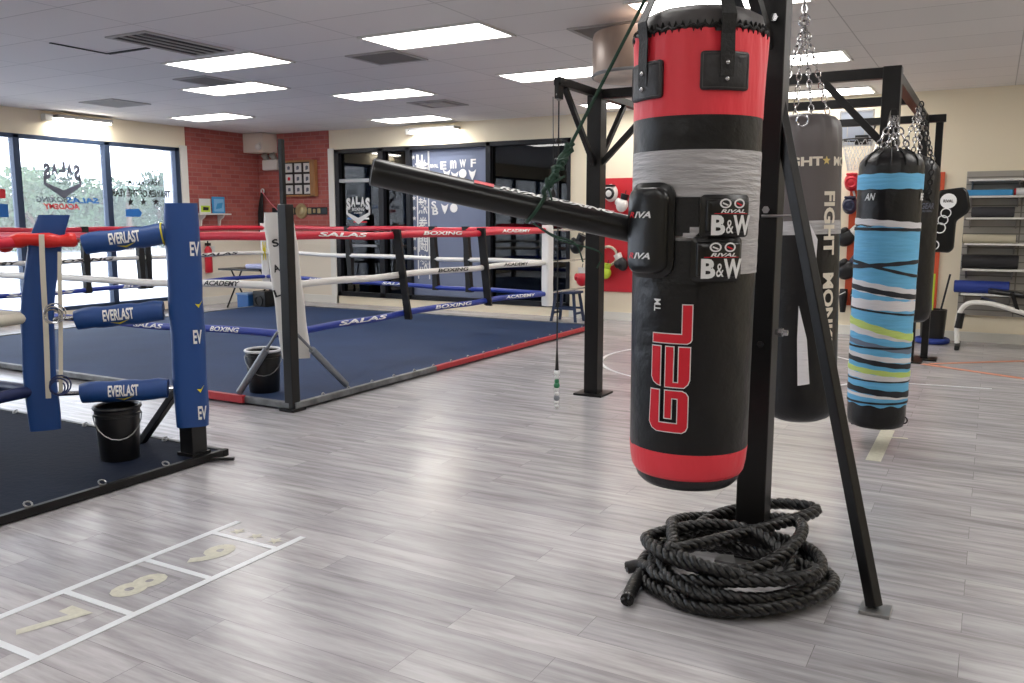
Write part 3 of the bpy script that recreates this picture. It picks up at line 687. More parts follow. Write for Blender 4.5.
# ---- ring 2 (front left)
Q = Vector((-4.27, 3.56, 0)); R = Vector((-4.84, 3.02, 0))
ring2 = thing('boxing_ring', 'near-left boxing ring corner with dark canvas and blue lettered pads', 'boxing ring', (-6.8, 1.2, 0))
MB().box((-6.85, 1.1, .025), (5.3, 5.2, .05)).build('canvas', M['canvas_dark'], ring2, smooth=0, bevel=.008)
ring_keep = ring
mb = MB(); mb.bar((-4.19, 3.75, .03), (-4.19, -1.5, .03), .035, .045); mb.bar((-4.17, 3.72, .03), (-9.4, 3.72, .03), .035, .045); mb.build('frame_rail', M['black_metal'], ring2, smooth=0, bevel=.004)
mb = MB()
for k in range(9): mb.torus((-4.21, 3.3-k*.42, .062), .02, .005, (.6, 0, 1), 10, 5); mb.torus((-4.7-k*.42, 3.69, .062), .02, .005, (0, -.6, 1), 10, 5)
mb.build('eyelets', M['steel'], ring2, kind='stuff')
pq = post(ring2, Q.x, Q.y, 1.58, .115)
MB().box((Q.x, Q.y, .06), (.14, .14, .02)).build('base_plate', M['black_metal'], pq, smooth=0)
MB().bar((Q.x+.06, Q.y+.02, .02), (Q.x+.22, Q.y+.12, .02), .025, .018).build('frame_rail', M['black_metal'], ring2, smooth=0)
qa = atan2(-Q.y, -Q.x)
EV = lambda u, z, mi=0: [('EVERLAST', u, z, .11, .062, 0, 0), ('^', u-.01, z-.045, .04, .014, 0, 1)]
vpad(ring2, Q.x, Q.y, .24, 1.60, .20, .19, qa, 'pad_blue', [('EV', .065, 1.33, .055, .085, 0, 0), ('^', .07, 1.0, .04, .025, 0, 1), ('EV', .055, .8, .05, .085, 0, 0), ('^', .055, .48, .04, .025, 0, 1), ('EV', .06, .33, .05, .085, 0, 0)], skew=-.0)
d = (R-Q); dn = d.normalized()
bend2 = lambda t: -.035+.05*(2*t-1)+.09*(2*t-1)**2
vpad(ring2, R.x-.02, R.y-.02, .26, 1.53, .175, .085, qa+.1, 'pad_blue', bend=lambda t: (-.055+.17*t**3-.0*t+.04*(1-t)))
def hpad(z, z2, tag_=True, k=0):
    a = Q+Vector((-.095+k*.7, -.09+k*.7, z)); b_ = R+Vector((.12+k, .115+k, z2)); mb = MB(); K = 10
    mb.tube([a.lerp(b_, i/K)+Vector((0, 0, .004*sin(i*1.7))) for i in range(K+1)], [.058]+[.064]*(K-1)+[.058], 18)
    o = mb.build('turnbuckle_pad', M['pad_blue'], ring2, smooth=50)
    dd = (a-b_).normalized(); mf = tubemap(b_, a, .064, (0-b_.x, 0-b_.y, .35)); ln = (a-b_).length; lb = MB()
    text(lb, 'EVERLAST', .17, .068, mf, ln*.50, .008, .004, .03, .02); poly(lb, [(ln*.5-.05, -.035), (ln*.5, -.055), (ln*.5+.06, -.025), (ln*.5+.0, -.042)], mf, .004, mi=1)
    lb.build('lettering', [M['decal_white'], M['yellow']], o, smooth=0)
    if tag_: MB().torus(a.lerp(b_, .06), .066, .005, dd, 18, 5).build('piping', M['yellow'], o)
    MB().cyl(Q+Vector((0, 0, z)), R+Vector((-.05, -.05, z2)), .014, seg=8).build('turnbuckle', M['chrome'], ring2)
hpad(1.42, 1.36, True, .05); hpad(.955, .915, False); hpad(.475, .47, False)
# ropes of ring 2
def r2rope(zs, mat, r, p_end_x=-9.2, wrap=0):
    a = R+Vector((-.06, -.06, zs))
    pts = spline([a]+[Vector((a.x-.6*k, a.y+.0, zs-.012*k*(1-.1*k))) for k in range(1, 8)], 4); MB().tube(pts, r, 12).build('rope', M[mat], ring2)
    pts = spline([a]+[Vector((a.x+.0, a.y-.6*k, zs-.02*k*(1-.12*k))) for k in range(1, 8)], 4); MB().tube(pts, r*1.05, 12).build('rope', M[mat], ring2)
r2rope(1.375, 'rope_red', .03); r2rope(.935, 'rope_cream', .032); r2rope(.50, 'rope_navy', .034)
mb = MB(); a = R+Vector((0, 0, 1.37))
mb.tube(spline([a+Vector((-.16, -.12, -.03)), a+Vector((-.1, -.12, 0)), a+Vector((.0, -.06, .02)), a+Vector((.12, .05, .01)), a+Vector((.17, .12, .02))], 5), [.03]+[.036, .04, .045, .04, .034]*4, 12)
mb.build('rope_cover', P('cover_red', (214, 36, 30), .4, bump=(12, .5)), ring2, label='crumpled bright red cover')
mb = MB(); n_ = Vector((cos(qa), sin(qa), 0)); e_ = Vector((-sin(qa), cos(qa), 0))
def ribbon(p, q, w, n_, nm, mat):
    b_ = MB(); K = 8
    for i in range(K):
        pa = p.lerp(q, i/K)+n_*.01*sin(i); pb = p.lerp(q, (i+1)/K)+n_*.01*sin(i+1); b_.bar(pa, pb+(pb-pa)*.02, w, .006, up=n_)
    return b_.build(nm, M[mat], ring2, smooth=0)
f = R+n_*.1
ribbon(Vector((f.x+.02, f.y+.02, 1.42)), Vector((f.x+.0, f.y-.0, .47)), .028, n_, 'strap', 'rope_cream'); ribbon(Vector((f.x+.10, f.y+.07, 1.32)), Vector((f.x+.06, f.y+.04, .5)), .022, n_, 'strap', 'rope_cream')
for z in (.95, .53):
    mb = MB(); 
    for k in range(3): mb.torus(Vector((f.x+.06, f.y+.02, z))+Vector((.015*k, 0, .01*k)), .04+.008*k, .005, n_+Vector((.3*k, 0, .2)), 14, 6)
    mb.build('shackle', M['chrome' if z > .6 else 'rope_navy'], ring2)
MB().bar((Q.x-.05, Q.y+.0, .52), (-4.80, 3.58, .05), .045, .045).build('brace', M['black_metal'], ring2, smooth=0, bevel=.004)
# buckets
def bucket(x, y, z, r, h, label, rim, body='bucket_black', letters=None):
    t = thing('bucket', label, 'bucket', (x, y, z))
    mb = MB(); mb.lathe([(r*.84, 0), (r*.86, .01), (r*.97, h*.82), (r*1.03, h*.83), (r*1.03, h*.87), (r, h*.88), (r*1.0, h*.97), (r*.95, h*.97), (r*.8, h*.1)], (x, y, z), 32, capt=True)
    mb.build('body', M[body], t, smooth=40)
    MB().torus((x, y, z+h*.98), r*1.0, .012, (0, 0, 1), 32, 8).build('rim', M[rim], t)
    ca_ = atan2(-y, -x)
    pts = [Vector((x+cos(ca_+a)*r*1.05, y+sin(ca_+a)*r*1.05, z+h*.85-h*.42*sin((a+1.5)/3*pi))) for a in [i*.3-1.5 for i in range(11)]]
    MB().tube(pts, .004, 6).build('handle', M['steel'], t)
    if letters: lb = MB(); mf = cylmap(x, y, r*.95); text(lb, letters, .1, .05, mf, 0, z+h*.4, .012, .03, .02); lb.build('lettering', M['decal_grey'], t, smooth=0)
    return t
bucket(-4.60, 3.28, .05, .13, .33, 'black bucket under the lowest blue pad of the near-left ring corner', 'bucket_black')
bucket(-5.32, 5.2, .06, .145, .36, 'black bucket with a white rim behind the black ring post', 'white')

# ------------------------------------------------------------------ BAG STAND (foreground)
mp_ = at(749.5, 560, z=0); sx, sy = mp_.x, mp_.y+.03
stand = thing('bag_stand', 'black steel bag stand with a tall post and slanted leg', 'bag stand', (sx, sy, 0))
o = MB().box((sx, sy, H/2-.02), (.125, .125, H-.04)).build('post', M['black_metal'], stand, smooth=0, bevel=.005)
MB().box((sx, sy, .006), (.26, .26, .012)).build('foot_plate', M['steel'], o, smooth=0)
fl = at(874, 611, z=0); tl = at(781, 118, y=sy-.01)
leg = MB().bar((fl.x, fl.y, .02), tl+(tl-Vector((fl.x, fl.y, .02)))*.12, .047, .047).build('leg', M['black_metal'], stand, smooth=0, bevel=.004)
MB().box((fl.x+.005, fl.y, .007), (.11, .11, .014)).build('foot_plate', M['steel'], leg, smooth=0, bevel=.002)
BXc, BYc = -.945, 3.045
# overhead arm from which the bag hangs
MB().bar((sx, sy-.04, 2.62), (BXc, BYc-.15, 2.62), .08, .08).build('arm', M['black_metal'], stand, smooth=0, bevel=.004)
MB().bar((sx+.0, sy-.05, 2.2), (sx-.07, sy-.45, 2.6), .04, .04).build('brace', M['black_metal'], stand, smooth=0)
mb = MB()
for zz in (zat(22, sx, sy), zat(38, sx, sy)-.7, .98): mb.cyl((sx+.02, sy-.065, zz), (sx+.02, sy-.085, zz), .016, seg=6)
mb.build('bolt', M['chrome'], stand)
zb = zat(332, sx+.06, sy); mb = MB(); mb.cyl((sx+.06, sy, zb), (sx+.115, sy, zb), .012, seg=8); mb.cyl((sx+.075, sy, zb), (sx+.095, sy, zb), .02, seg=6); mb.build('bolt', M['chrome'], stand)
zb = zat(216, sx+.06, sy); mb = MB(); mb.cyl((sx+.0, sy-.066, zb), (sx+.12, sy-.066, zb), .006, seg=8); mb.build('bolt', M['steel'], stand)

# ------------------------------------------------------------------ MAIN HEAVY BAG
RB = .232
th0 = atan2(-BYc, -BXc); Fx, Fy = BXc+RB*cos(th0), BYc+RB*sin(th0)
def Z(py): return zat(py, Fx, Fy)
bag = thing('heavy_bag', 'black and red heavy bag hanging in front with big GEL lettering', 'punching bag', (BXc, BYc, Z(493)))
KM = 2.88/853   # metres per pixel at the bag front
def rad(z):
    t = (z-Z(470))/(Z(30)-Z(470)); return .2150+.0105*max(0, min(1, t))
z_ = lambda a, b_, n: [a+(b_-a)*i/n for i in range(n+1)]
zbot, zr0, zr1, zt0, zt1, zrt = Z(499), Z(485), Z(457), Z(240), Z(149), Z(114)
ztop = Z(27)
def wob(amp, f1, f2): return lambda a, z: amp*(sin(a*f1+z*f2)+.5*sin(a*(f1+4)-z*9))
MB().lathe([(.01, zbot+.002), (.13, zbot), (.168, zbot+.008), (.186, zbot+.026), (.195, zr0+.004)], (BXc, BYc), 64).build('bottom_cap', M['leather'], bag, smooth=60)
MB().lathe([(.196, zr0), (.205, zr0+.015), (.212, zr0+.05), (rad(zr1)+.001, zr1)], (BXc, BYc), 64, wob=wob(.003, 9, 3)).build('bottom_band', M['red_vinyl'], bag, smooth=60)
MB().lathe([(rad(z), z) for z in z_(zr1-.003, zt1+.01, 30)], (BXc, BYc), 64, wob=wob(.002, 3, 5)).build('shell', M['leather'], bag, smooth=60)
MB().lathe([(rad(z)+.003, z) for z in z_(Z(275), zt1, 22)], (BXc, BYc), 72, wob=lambda a, z: .003*sin(z*210)*(.5+.5*sin(a*3))).build('tape_wrap', M['duct_tape'], bag, smooth=60, label='silver-grey tape wrap')
MB().lathe([(rad(z)+.001, z) for z in z_(zt1-.01, zrt, 6)], (BXc, BYc), 64, wob=wob(.002, 3, 5)).build('upper_band', M['leather'], bag, smooth=60)
def redw(a, z):
    t = (z-zrt)/(ztop-zrt); return .045*max(0, t-.2)**1.3*sin(a*23+z*10+2*sin(a*3))*(.5+.5*sin(a*5+.8))+.01*t*sin(a*7)+.03*max(0, t-.35)*max(0, sin(a*6+1+z*7))**3
MB().lathe([(rad(z)+.002, z) for z in z_(zrt, ztop, 16)], (BXc, BYc), 120, wob=redw).build('top_band', M['red_vinyl'], bag, smooth=60)
MB().lathe([(rad(ztop)*.985, ztop-.01), (.224, ztop+.012), (.221, ztop+.03), (.215, ztop+.06), (.17, ztop+.085), (.08, ztop+.10), (.01, ztop+.1)], (BXc, BYc), 80, wob=lambda a, z: .012*sin(a*11+z*30)).build('canopy', M['canopy'], bag, smooth=60)
# lacing zigzag
mb = MB(); n = 120
pts = [Vector((BXc+(.228)*cos(a*2*pi/n), BYc+(.228)*sin(a*2*pi/n), ztop+.008+(.016 if a % 2 else -.016))) for a in range(n)]
mb.tube(pts, .0045, 6, closed=True)
pts = [Vector((BXc+(.2295)*cos(a*2*pi/n), BYc+(.2295)*sin(a*2*pi/n), ztop+.006+.006*sin(a*1.9))) for a in range(n)]
mb.tube(pts, .006, 6, closed=True); mb.build('lacing', M['webbing'], bag)
# straps with patches
def thpx(px, py=60): return math.asin(max(-1, min(1, (px-697)/66.5)))
for px, w, py0, py1 in ((722, .165, 51, 90), (645, .165, 56, 95), (None, .165, 51, 90)):
    a = thpx(px) if px else pi*.75; mf = cylmap(BXc, BYc, .2245, a); zc = (Z(py0)+Z(py1))/2; hh = Z(py0)-Z(py1)
    st = MB(); rows = []
    for k, (zz, rr) in enumerate(((zc-.02, .012), (zc+hh*.5, .014), (ztop-.02, .012), (ztop+.04, .02), (ztop+.12, -.02), (2.5, -.17), (2.6, -.22))):
        w_ = .045; rows.append([mf(-w_/2, zz, rr), mf(w_/2, zz, rr), mf(w_/2, zz, rr+.005), mf(-w_/2, zz, rr+.005)])
    vs = [p for r_ in rows for p in r_]; st.add(vs, [(i*4+k, i*4+(k+1) % 4, (i+1)*4+(k+1) % 4, (i+1)*4+k) for i in range(len(rows)-1) for k in range(4)])
    st.build('hanging_strap', M['webbing'], bag, smooth=0)
    pa = MB(); pa.pad(mf, w, hh, .012, [(0, .002), (.0, .012), (.004, .015)], v0=zc); po_ = pa.build('strap_patch', M['patch'], bag, smooth=50)
    rv = MB()
    for zz in (zc+hh*.2, zc-hh*.22): rv.ball(mf(.0, zz, .017), .0085, sc=(1, 1, 1))
    rv.build('rivets', M['chrome'], po_)
    sm = MB(); pts = []
    for (u, v) in ((-1, -1), (1, -1), (1, 1), (-1, 1)): pts.append((u*(w/2-.008), zc+v*(hh/2-.008)))
    for i in range(4):
        a_, b_ = pts[i], pts[(i+1) % 4]
        sm.tube([mf(a_[0]+(b_[0]-a_[0])*k/6, a_[1]+(b_[1]-a_[1])*k/6, .0155) for k in range(7)], .0012, 5)
    sm.build('stitching', M['canopy'], po_)
# GEL letters (drawn bottom to top)
mfb = cylmap(BXc, BYc, RB*.965)
def crop(x, y):   # crop pixels of the lettering -> surface coordinates
    px = 601.6+x/4.267; py = 280+y/4.267; s_ = (px-691.5)/62.3
    return math.asin(max(-.99, min(.99, s_)))*RB*.965, Z(py)
letters = [[(345, 105), (390, 105), (390, 258), (384, 270), (370, 278), (230, 278), (230, 232), (345, 232)],
           [(228, 287), (268, 287), (268, 464), (250, 458), (236, 446), (228, 425)],
           [(282, 287), (320, 287), (320, 440), (334, 440), (334, 287), (386, 287), (386, 430), (379, 450), (362, 467), (282, 467)],
           [(226, 476), (266, 476), (266, 616), (334, 616), (334, 515), (316, 515), (316, 602), (282, 602), (282, 476), (355, 476), (372, 484), (382, 500), (382, 632), (374, 650), (358, 660), (254, 660), (234, 648), (222, 622)]]
lw = MB(); 
for L_ in letters:
    q = [crop(*p) for p in L_]; poly(lw, q, mfb, .0035, .02, 0); poly(lw, inset(q, .0035), mfb, .005, .02, 1)
c0 = crop(246, 100), crop(246, 135)
text(lw, 'TM', .042, .026, mfb, *crop(246, 113), .004, .02, .02, rot=pi/2, mi=0)
u, v = (math.asin((677.5-693)/63)*RB*.965, Z(271)); poly(lw, [(u-.01, v+.012), (u+.01, v+.012), (u, v-.016)], mfb, .004)
lw.build('lettering', [M['decal_white'], M['decal_red']], bag, smooth=0, label='red GEL letters outlined in white, read upwards')

# ------------------------------------------------------------------ SPARRING ARM strapped on the bag
att = thing('sparring_arm', 'long black padded punching arm strapped around the red and black bag', 'sparring arm', (BXc, BYc-.1, Z(260)))
mfb2 = cylmap(BXc, BYc, .2275)
for (pa, pb, dr) in ((197, 236, .006), (241, 284, .006)):
    mb = MB(); u0_, u1_ = math.asin((655-693)/64.5)*.2275, math.asin((733-693)/64.5)*.2275; K = 16; vs = []
    for k in range(K+1):
        u = u0_+(u1_-u0_)*k/K
        for w_, py in ((-.006, pb), (dr+.002, pb), (dr+.002, pa), (-.006, pa)): vs.append(mfb2(u, Z(py), w_))
    mb.add(vs, [(k*4+q, k*4+(q+1) % 4, (k+1)*4+(q+1) % 4, (k+1)*4+q) for k in range(K) for q in range(4)]); mb.build('belt', M['webbing'], att, smooth=0)
mb = MB(); 
for pts in (((667, 233), (673, 233), (673, 238), (667, 238)), ((683, 233), (689, 233), (689, 227), (699, 227), (697, 233), (692, 238), (683, 238))):
    poly(mb, [(math.asin((px-693)/64.5)*.2275, Z(py)) for px, py in pts], mfb2, .010, .01)
mb.build('belt_label', M['duct_tape'], att, smooth=0)
def bagpad(px, py0, py1, w, th, rc, text_fn):
    a = math.asin((px-693.5)/66); mf = cylmap(BXc, BYc, .229, a); zc = (Z(py0)+Z(py1))/2; hh = Z(py0)-Z(py1)
    pa = MB(); pa.pad(mf, w, hh, rc, [(.0, .0), (-.004, .006), (-.004, th*.45), (.006, th*.55), (.012, th*.6), (.014, th*.9), (.02, th)], v0=zc)
    o = pa.build('pad', M['pad_black'], att, smooth=50); lb = MB(); text_fn(lb, mf, zc, hh, th); lb.build('lettering', [M['decal_white'], M['decal_red']], o, smooth=0)
    pp = MB(); W, H_ = w/2-.001, hh/2-.001
    return o
def riva(lb, mf, zc, hh, th):
    for zz in (zc+hh*.17, zc-hh*.27):
        text(lb, 'R', .02, .020, mf, -.045, zz, th+.002, .03, .01, mi=1, shear=.3); text(lb, 'IVA', .06, .022, mf, -.003, zz, th+.002, .03, .01, shear=.3)
bagpad(653, 183, 278, .172, .05, .05, riva)
def bw(lb, mf, zc, hh, th):
    text(lb, 'B', .040, .066, mf, -.033, zc-.03, th+.002, .04, .01); text(lb, '&', .022, .045, mf, .0, zc-.035, th+.0025, .005, .01); text(lb, 'W', .056, .066, mf, .038, zc-.03, th+.002, .04, .01)
    text(lb, 'RIVAL', .075, .012, mf, .01, zc+.016, th+.002, .03, .01, shear=.3); poly(lb, [(-.045, zc+.007), (.055, zc+.007), (.055, zc+.009), (-.045, zc+.009)], mf, th+.002, .01, mi=1)
    for s_, m_ in ((-1, 0), (1, 1)):
        c_ = .007+s_*.021
        rg = [(c_+.017*cos(a*pi/8), zc+.041+.016*sin(a*pi/8)) for a in range(17)]+[(c_+.012*cos(a*pi/8), zc+.041+.011*sin(a*pi/8)) for a in range(16, -1, -1)]
        poly(lb, rg, mf, th+.002, .01, mi=0); poly(lb, [(c_-.008, zc+.045), (c_+.009, zc+.037), (c_+.006, zc+.033), (c_-.009, zc+.04)], mf, th+.002, .01, mi=m_)
bagpad(721, 196, 236, .158, .045, .014, bw); bagpad(714.5, 238, 280, .158, .045, .014, bw)
tip = ad(371, 171.5, 2.95); root = ad(641, 231.5, 3.07)
AD = (root-tip).normalized(); ln = (root-tip).length
mb = MB(); 
sidev = AD.cross(Vector((0, 0, 1))).normalized(); upv = sidev.cross(AD)
rows = []; K = 16
for i, (t, r) in enumerate([(0, .03), (.0008, .041), (.008, .046), (.015, .0475)]+[(.02+.98*ln*k/K/ln, .0475-.001*k/K) for k in range(1, K+1)]):
    rows.append((tip+AD*(t*ln if i > 3 else t), r))
mb.tube([p for p, r in rows], [r for p, r in rows], 28)
arm = mb.build('arm', M['pad_black'], att, smooth=40)
MB().torus(tip+AD*.006, .0465, .0018, AD, 32, 6).build('piping', M['grey_pipe'], arm, label='pale grey edge piping')
lb = MB(); tn = (O-tip); mfa = tubemap(tip, root, .0475, (tn-AD*tn.dot(AD)).normalized()+upv*2.4)
poly(lb, [(.355, -.014), (.425, -.014), (.425, .02), (.355, .02)], mfa, .002, .015, mi=1); text(lb, 'RIVAL BOXING', .42, .028, mfa, .655, .0, .002, .04, .015, shear=.3)
lb.build('lettering', [M['decal_white'], M['decal_red']], arm, smooth=0)
# green cord
q0 = ad(651, -12, 2.75); q1 = ad(570, 146, 2.92); q2 = ad(548, 186, 2.87)
cord = MB(); cord.tube(spline([q0, q0.lerp(q1, .5), q1], 4), .006, 8)
t_ = (ad(540, 205, 2.93)-tip).dot(AD); ring_c = tip+AD*t_
cord.tube([ring_c+AD*(.022*cos(a))+(upv*cos(a)+sidev*sin(a))*.0535 for a in [k*2*pi/20 for k in range(20)]], .007, 8, closed=True)
for j in range(4):
    pts = [q1.lerp(q2, k/10)+Vector((.012*sin(k*1.9+j*2), .012*cos(k*2.3+j), .01*sin(k*3+j))) for k in range(11)]; cord.tube(spline(pts, 3), .006+.001*j, 6)
top_ = ring_c+upv*.0535+AD*.02
cord.tube(spline([q2, q2.lerp(top_, .5)+Vector((-.01, 0, 0)), top_], 4), .009, 8)
for (a, b_) in ((552, 200), (565, 176)): cord.tube(spline([q2, ad((a+548)/2, (186+b_)/2, 2.86), ad(a, b_, 2.86)], 3), .004, 6)
bot_ = ring_c-upv*.0535
cord.tube(spline([bot_, ad(555, 236, 2.95), ad(575, 243, 2.95), ad(583, 262, 2.96)], 4), .003, 6); cord.tube(spline([bot_, ad(560, 240, 2.95), ad(600, 252, 2.96), ad(597, 268, 2.96)], 4), .003, 6)
tag(cord.build('green_cord', M['green_cord']), 'dark green cord tied around the black punching arm', 'cord')

# ------------------------------------------------------------------ BATTLE ROPE
cx, cy = -.87, 3.43
pts = []
pts += [at(627, 600, z=.03), at(640, 575, z=.035), at(660, 560, z=.04)]
steps = 26; a0_ = 2.6; loops = 7.3
LP = [(.34, .40, 0, .03, .03), (.37, .41, .02, .02, .035), (.31, .38, -.02, .06, .05), (.34, .39, .03, .03, .075), (.31, .21, .02, -.13, .10), (.27, .19, .08, -.12, .135), (.30, .2, -.02, -.10, .165), (.27, .36, .0, .06, .17), (.24, .34, .04, .09, .19)]
for i in range(int(loops*steps)):
    a = a0_+i*2*pi/steps; q_ = (a-pi)/(2*pi)+1; n_i = int(q_); fr_q = q_-n_i
    w_ = min(1, fr_q*2); w_ = w_*w_*(3-2*w_)
    A_, B_ = LP[max(0, min(n_i-1, 8))], LP[min(n_i, 8)]
    rx, ry, dx, dy, zz = [A_[m_]*(1-w_)+B_[m_]*w_ for m_ in range(5)]
    z = max(.03, zz+.016*sin(a*2+n_i*1.9)+.02*sin(a*1.31+n_i))
    pts.append(Vector((cx+dx+rx*cos(a)+.02*sin(2*a+n_i*1.7), cy+dy+ry*sin(a)+.012*sin(3*a+n_i*2.6), z)))
# rising small loop behind post and second end
lx = pts[-1]
pts += [Vector((-.62, 3.86, .2)), Vector((-.72, 3.95, .2)), Vector((-.86, 3.92, .18)), Vector((-1.02, 3.74, .16)), Vector((-1.08, 3.5, .13)), at(655, 566, z=.08), at(640, 565, z=.05), at(626, 568, z=.035)]
sm = spline(pts, 8)
# resample evenly
def resample(pp, ds):
    out = [pp[0]]; acc = 0
    for a, b_ in zip(pp, pp[1:]):
        d = (b_-a).length
        while acc+d >= ds:
            t = (ds-acc)/d; a = a.lerp(b_, t); out.append(a.copy()); d = (b_-a).length; acc = 0
        acc += d
    return out
rp_ = resample(sm, .012)
for _ in range(3): rp_ = [rp_[0]]+[(rp_[i-1]+rp_[i]*2+rp_[i+1])/4 for i in range(1, len(rp_)-1)]+[rp_[-1]]
brope = thing('battle_rope', 'thick black braided battle rope coiled around the stand foot', 'rope', (cx, cy, 0))
mb = MB()
for j in range(3):
    st = []; u = Vector((0, 0, 1))
    for i, p in enumerate(rp_):
        t = (rp_[min(i+1, len(rp_)-1)]-rp_[max(i-1, 0)]).normalized(); u = (u-t*u.dot(t)).normalized(); w = t.cross(u)
        ph = i*.012/.11*2*pi+j*2*pi/3; st.append(p+(u*cos(ph)+w*sin(ph))*.0135)
    mb.tube(st, .0145, 7)
mb.build('braided_rope', M['rope_black'], brope, smooth=70)
for sl in (rp_[:22], rp_[-22:]):
    MB().tube(sl[::3], .027, 12).build('end_sleeve', M['rubber'], brope, smooth=50)
mb = MB(); mb.torus(rp_[1], .02, .008, rp_[4]-rp_[0], 14, 6).build('end_cap', M['steel'], brope)

# ------------------------------------------------------------------ RIG with column, beams, drum platform
HR = 2.57; AX, AY = -2.945, 6.72; BX_, BY_ = -.69, 6.75; YB2 = 9.95
rig = thing('training_rig', 'black steel overhead rig of posts, beams and braces', 'bag rack', (AX, AY, 0))
def rpost(x, y, h, w, plate=True):
    o = MB().box((x, y, h/2), (w, w, h)).build('post', M['black_metal'], rig, smooth=0, bevel=.004)
    if plate: MB().box((x, y, .008), (.26, .26, .016)).build('foot_plate', M['black_metal'], o, smooth=0)
rpost(AX, AY, HR, .125); rpost(BX_, BY_, HR, .12); rpost(BX_, YB2, HR, .09); rpost(BX_+.13, YB2+.25, HR+.02, .07); rpost(AX, 9.6, HR, .09, False)
def rbeam(p, q, w=.075, nm='beam'): MB().bar(p, q, w, w).build(nm, M['black_metal'], rig, smooth=0, bevel=.003)
rbeam((AX, AY, HR-.04), (BX_+.06, BY_, HR-.04)); rbeam((AX, 8.32, HR-.04), (BX_, 8.32, HR-.04)); rbeam((AX, YB2, HR-.04), (BX_+.2, YB2, HR-.04))
rbeam((AX, AY-.75, HR-.03), (AX, YB2, HR-.04), .06); rbeam((BX_, BY_, HR-.04), (BX_, YB2, HR-.04))
rbeam((AX, AY-.62, HR-.06), (AX, AY-.04, HR-.62), .04, 'brace'); rbeam((AX, AY+.6, HR-.06), (AX, AY+.05, HR-.6), .04, 'brace'); rbeam((AX+.6, AY, HR-.06), (AX+.05, AY, HR-.6), .045, 'brace')
pz = at(823, 80, y=BY_); rbeam((pz.x, BY_-.02, HR-.06), (BX_-.05, BY_-.02, zat(142, BX_, BY_)), .05, 'brace')
# drum platform (speed bag board) on the rig
dc = ad(646, 77, 6.85); dx_, dy_ = dc.x, dc.y; z0 = zat(77, dx_, dy_)
dr = thing('speed_bag_platform', 'round wooden drum platform on top of the black column', 'speed bag platform', (dx_, dy_, z0))
MB().lathe([(.425, 0), (.43, .02), (.43, .30), (.42, .33)], (dx_, dy_, z0), 48, capb=False, capt=True).build('drum_rim', M['drum'], dr, smooth=40)
MB().lathe([(.40, .0), (.42, -.002)], (dx_, dy_, z0-.004), 48).build('board', M['drum_under'], dr, smooth=40)
MB().torus((dx_, dy_, z0+.006), .425, .014, (0, 0, 1), 48, 6).build('hoop', M['steel'], dr)
# cable with pulley hanging from the arm tip
ct = Vector((AX, AY-.72, HR-.1)); cb_ = Vector((AX, AY-.72, .0))
cab = thing('pull_cable', 'thin black cable with pulley hanging left of the black column', 'cable', (ct.x, ct.y, 0))
MB().box((ct.x, ct.y, HR-.1), (.03, .09, .12)).build('bracket', M['black_metal'], cab, smooth=0)
MB().torus((ct.x, ct.y, HR-.13), .035, .012, (1, 0, 0), 16, 8).build('pulley', M['steel'], cab)
MB().cyl((ct.x, ct.y, HR-.14), (ct.x, ct.y, .34), .006, seg=8).cyl((ct.x-.05, ct.y, HR-.14), (ct.x-.04, ct.y, 1.7), .003, seg=6).build('cord', M['rubber'], cab)
mb = MB()
for zz in (2.1, 1.82, 1.6): mb.ball((ct.x, ct.y, zz), .02, sc=(1.3, 1.3, 1)); 
mb.ball((ct.x-.045, ct.y, 1.7), .02, sc=(1, 1, 2)); mb.build('toggle', M['rubber'], cab)
MB().tube([(ct.x, ct.y, .5), (ct.x, ct.y, .32)], [.006, .016], 8).build('boot', M['rubber'], cab)
mb = MB()
for k in range(9): mb.ball((ct.x, ct.y, .30-.034*k), .02 if k % 3 else .026, mi=1 if k in (2, 3) else (2 if k == 6 else 0), seg=8, rings=6)
mb.build('bead_string', [M['white'], P('bead_green', (40, 120, 80), .5), M['grey_pipe']], cab)

# ------------------------------------------------------------------ OTHER BAGS
def chains4(root, cx_, cy_, ztop_, zjoin, zhook, r, n=4, rot=.3, hook=True):
    mb = MB(); mb.chain((cx_, cy_, zhook), (cx_, cy_, zjoin), .05, .0045)
    for k in range(n):
        a = rot+k*2*pi/n; mb.chain((cx_, cy_, zjoin), (cx_+r*cos(a), cy_+r*sin(a), ztop_), .045, .0035)
    mb.torus((cx_, cy_, zjoin), .03, .007, (.3, 1, 0), 14, 6); mb.build('chain', M['chrome'], root)
# grey bag with FIGHT MONKEY
gx, gy = (lambda p: (p.x, p.y))(ad(804, 300, 4.9)); gr = .207
gth = atan2(-gy, -gx); gfx, gfy = gx+gr*cos(gth), gy+gr*sin(gth)
ZG = lambda py: zat(py, gfx, gfy)
g = thing('heavy_bag', 'charcoal heavy bag on chains with vertical cream lettering behind the slanted leg', 'punching bag', (gx, gy, ZG(424)))
zg0, zg1 = ZG(426), ZG(120)
MB().lathe([(.01, zg0+.005), (.12, zg0), (.165, zg0+.02), (gr-.002, zg0+.07)]+[(gr, z) for z in z_(zg0+.12, ZG(222), 16)], (gx, gy), 48, capt=False).build('shell', M['leather'], g, smooth=60)
MB().lathe([(gr+.002, z) for z in z_(ZG(222), zg1-.12, 16)]+[(gr-.004, zg1-.04), (gr-.014, zg1), (gr-.04, zg1+.03), (gr-.08, zg1+.045), (.06, zg1+.055), (.01, zg1+.06)], (gx, gy), 64, wob=lambda a, z: .11*max(0, (z-1.78))*(sin(a*13+z*7)+.6*sin(a*21-z*15)), capb=False).build('top_sleeve', M['leather2'], g, smooth=60, label='wrinkled grey top')
MB().lathe([(gr+.004, z) for z in z_(ZG(235), ZG(221), 3)], (gx, gy), 48, capb=False, capt=False).build('tape_wrap', M['duct_tape'], g, smooth=60)
